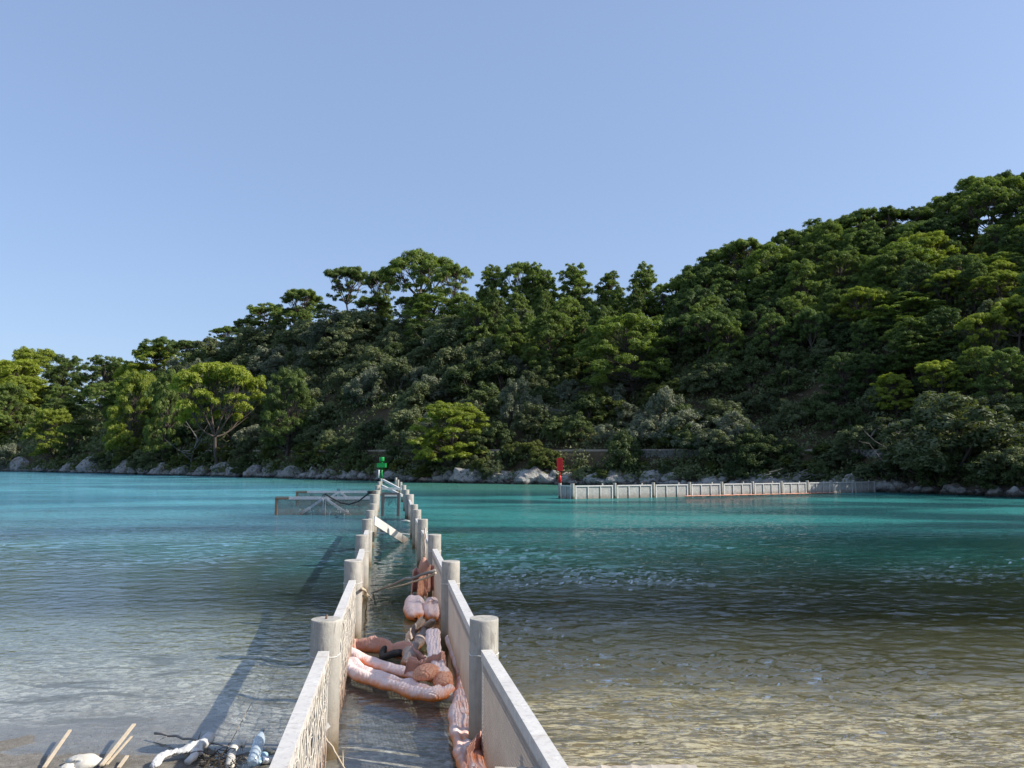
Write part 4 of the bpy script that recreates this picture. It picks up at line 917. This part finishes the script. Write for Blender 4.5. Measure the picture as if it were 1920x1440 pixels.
# branches caught in the channel
def stick(pts, r, label, mat='wood', seed=1, forks=0, name='branch'):
    rr = random.Random(seed); mb = MB(); pts = [Vector(p) for p in pts]; P = []
    for a, b in zip(pts[:-1], pts[1:]):
        for k in range(5): P.append(a.lerp(b, k/5) + Vector([rr.gauss(0, r*.35) for _ in range(3)]))
    P.append(pts[-1]); mb.tube(P, [r*(1-.5*i/len(P)) for i in range(len(P))], 7)
    for i in range(forks):
        a = P[rr.randrange(2, len(P)-1)]; mb.tube([a, a+Vector((rr.gauss(0,.1), rr.gauss(0,.08), rr.uniform(-.12,.12)))], [r*.5, r*.2], 5)
    return tag(mb.build(name, M[mat]), label, 'branch')
stick([A(815,1070,13.2), A(760,1087,13.6), G(700,1111,.02)], .027, 'long grey branch slanting across the channel from the second right panel', 'deadwood', 1)
stick([A(815,1074,13.3), A(800,1084,13.4), G(728,1104,.1)], .022, 'thinner yellow branch under the long slanting one', 'wood', 2)
stick([A(678,1103,12.2), G(688,1112,.1), G(698,1123,.02)], .025, 'short broken branch at the second left pile', 'wood', 3, 2)
stick([A(602,1374,7.6), G(622,1400,.25), G(650,1446,.1)], .012, 'thin twig leaning from the nearest left pile into the channel', 'wood', 4, 1)
m = MB(); a = A(603,1372,7.7); m.beam(a, A(617,1358,7.75), .012, .05); tag(m.build('wood_splinter', M['white']), 'white splinter stuck beside the nearest left stile', 'splinter')

# ------------------------------------------------------------ litter on the beach, lower left
def on(px, py, dz=.0):
    p = G(px, py, 0)
    for _ in range(6): z = float(bed(p.x, p.y)); p = G(px, py, max(z, 0))
    p.z += dz; return p
def lit(a, b, r, label, mat='wood', seed=1, forks=0, za=.03, zb=.1, flat=None, name='branch'):
    A_, B_ = on(*a, za), on(*b, zb)
    if flat:
        m = MB(); m.beam(A_, B_, flat[0], flat[1]); return tag(m.build(name, M[mat]), label, 'wood')
    return stick([A_, (A_+B_)/2, B_], r, label, mat, seed, forks, name)
lit((82,1446),(130,1392),.02,'pale wooden slat at the lower left corner, leaning left of the foam lump','wood',1,0,.03,.12,(.03,.014),'wooden_slat')
lit((190,1446),(250,1388),.02,'pale wooden slat slanting up right of the foam lump','wood',2,0,.05,.16,(.034,.015),'wooden_slat')
lit((200,1442),(246,1400),.013,'thin bent stick below the right-hand slat','wood',3,0,.04,.10,(.02,.01),'wooden_slat')
lit((222,1446),(238,1428),.013,'short stick end nearest the bottom edge right of the foam lump','wood',4,0,.03,.05,(.03,.015),'wooden_slat')
lit((188,1440),(205,1430),.013,'stub of wood touching the foam lump','wood',5,0,.03,.05,(.03,.02),'wooden_slat')
foam((160,1432),(.33,.22,.15),'foam_lump','big cream foam lump on the beach at the lower left',M['foam'],5); foam((128,1444),(.14,.12,.1),'foam_lump','small brownish foam piece beside the big foam lump',M['foam'],6)
lit((290,1383),(428,1420),.014,'long brown branch lying over the litter at the beach','deadwood',6,3,.05,.10)
lit((392,1402),(350,1440),.06,'broken white tube with dark printing, half under the long branch','white',7,0,.10,.05,None,'plastic_tube')
m = MB(); pts = [on(x, y, z) for x, y, z in ((288,1446,.03),(302,1434,.07),(325,1428,.08),(350,1424,.09),(375,1412,.09))]; V, q = path_tube(pts, .05, 4, wr=.3, flat=.75, seg=90, n=26); V = V + (rng.random(V.shape)-.5)*.004 + (fbm(V*38, 3)*.014)[:,None]*np.array([.5,.5,1]); tag(link('crumpled_bag', np_mesh('crumpled_bag', V, q, M['white'], True)), 'crumpled white plastic bag left of the bottle', 'bag')
e = empty('plastic_bottle', on(474,1438,.0)); e.scale = (1.3,1.3,1.25); e.rotation_euler = (-.95, .12, .10); e.location.z += .05; tag(e, 'empty clear plastic bottle with bluish tint pointing at the sea', 'bottle')
lathe([(.034,-.02),(.042,0),(.043,.05),(.040,.06),(.043,.07),(.043,.15),(.040,.155),(.043,.16),(.038,.20),(.020,.24),(.014,.25),(.014,.262)], 24).build('body', M['bottle'], e)
lathe([(.016,.262),(.016,.28),(.013,.283)], 16).build('cap', M['white'], e)
pts = [on(x, y, z) for x, y, z in ((430,1446,.03),(434,1424,.07),(446,1412,.09),(460,1410,.07))]; V, q = path_tube(pts, .045, 8, wr=.25); tag(link('driftwood_piece', np_mesh('driftwood_piece', V, q, M['foam'], True)), 'pale curved driftwood piece hooked left of the bottle', 'driftwood')
e = empty('tin_can', on(500,1432,.03)); e.rotation_euler = (1.25, 0, -.9); tag(e, 'silver can lying open end up right of the bottle', 'can')
lathe([(.030,-.05),(.033,-.045),(.033,.045),(.029,.05),(.027,.046),(.026,.044)], 22).build('body', m_simple('can_metal', (.6,.62,.64), (.75,.76,.78), 9, .3, 30, .001, .8), e)
V, q = path_tube([on(484,1438,.03), on(492,1426,.05), on(500,1422,.03)], .035, 12, wr=.5); tag(link('plastic_scrap', np_mesh('plastic_scrap', V, q, m_simple('blue_plastic', (.22,.42,.60), (.5,.68,.8), 12, .4), True)), 'pale blue plastic scrap between the bottle and the can', 'plastic')
rr = random.Random(12); m = MB()
for i in range(80):
    a = on(rr.gauss(410,26), rr.uniform(1418,1450), rr.uniform(.01,.08)); an = rr.uniform(0,6.28); L = rr.uniform(.05,.2); m.tube([a, a+Vector((math.cos(an)*L*.5, math.sin(an)*L*.5, rr.uniform(-.02,.05))), a+Vector((math.cos(an)*L, math.sin(an)*L, rr.uniform(-.03,.06)))], rr.uniform(.002,.006), 4)
tag(m.build('twig_tangle', M['twig']), 'dark tangle of twigs and seaweed under the long branch', 'twigs', kind='stuff')
m = MB(); m.tube([on(428,1412,.06), on(470,1372,.30), A(540,1328,7.6)], .004, 5); tag(m.build('fishing_line', M['cord']), 'thin line running from the litter up to the left panel', 'line')
lit((500,1414),(522,1424),.02,'short wooden stub beside the near left panel','wood',9,0,.04,.06)

rr = np.random.default_rng(5); V = []; Fc = []; base = 0; co = np.array([v.co[:] for v in sm[0].vertices]); fc = np.array([p.vertices[:] for p in sm[0].polygons])
for i in range(420):
    px_, py_ = rr.uniform(-150, 560), rr.uniform(1335, 1470); p = G(px_, py_); z = float(bed(p.x, p.y)); q_ = rr.uniform(.003,.009)
    V.append(co*q_*np.array([1,1,.6]) + np.array([p.x, p.y, z+q_*.2])); Fc.append(fc+base); base += len(co)
tag(link('beach_pebbles', np_mesh('beach_pebbles', np.concatenate(V), np.concatenate(Fc), M['wallm'])), 'small pebbles scattered on the wet beach at the lower left', 'pebbles', kind='stuff')
# quay the photographer stands on
m = MB(); a = G(928, 1436, .93); b = G(1303, 1431, .93)
yl, yr = a.y, b.y; n = 40; vs = []; rr = random.Random(2)
for i in range(n+1):
    f = i/n; x = a.x+(b.x-a.x)*f; y = yl+(yr-yl)*f + rr.gauss(0,.004); z = .93 + rr.gauss(0,.003)
    vs += [(x, y, -.8), (x, y, z-.015), (x, y-.015, z), (x, -1.5, z), (x, -1.5, -.8)]
fs = [(5*i+k, 5*i+5+k, 5*i+6+k, 5*i+1+k) for i in range(n) for k in range(4)] + [(0,1,2,3,4), tuple(5*n+k for k in (4,3,2,1,0))]
m.add(vs, fs); tag(m.build('quay_block', M['quay']), 'rough pale concrete block at the bottom edge in front of the right row', 'concrete block')
finish_labels()
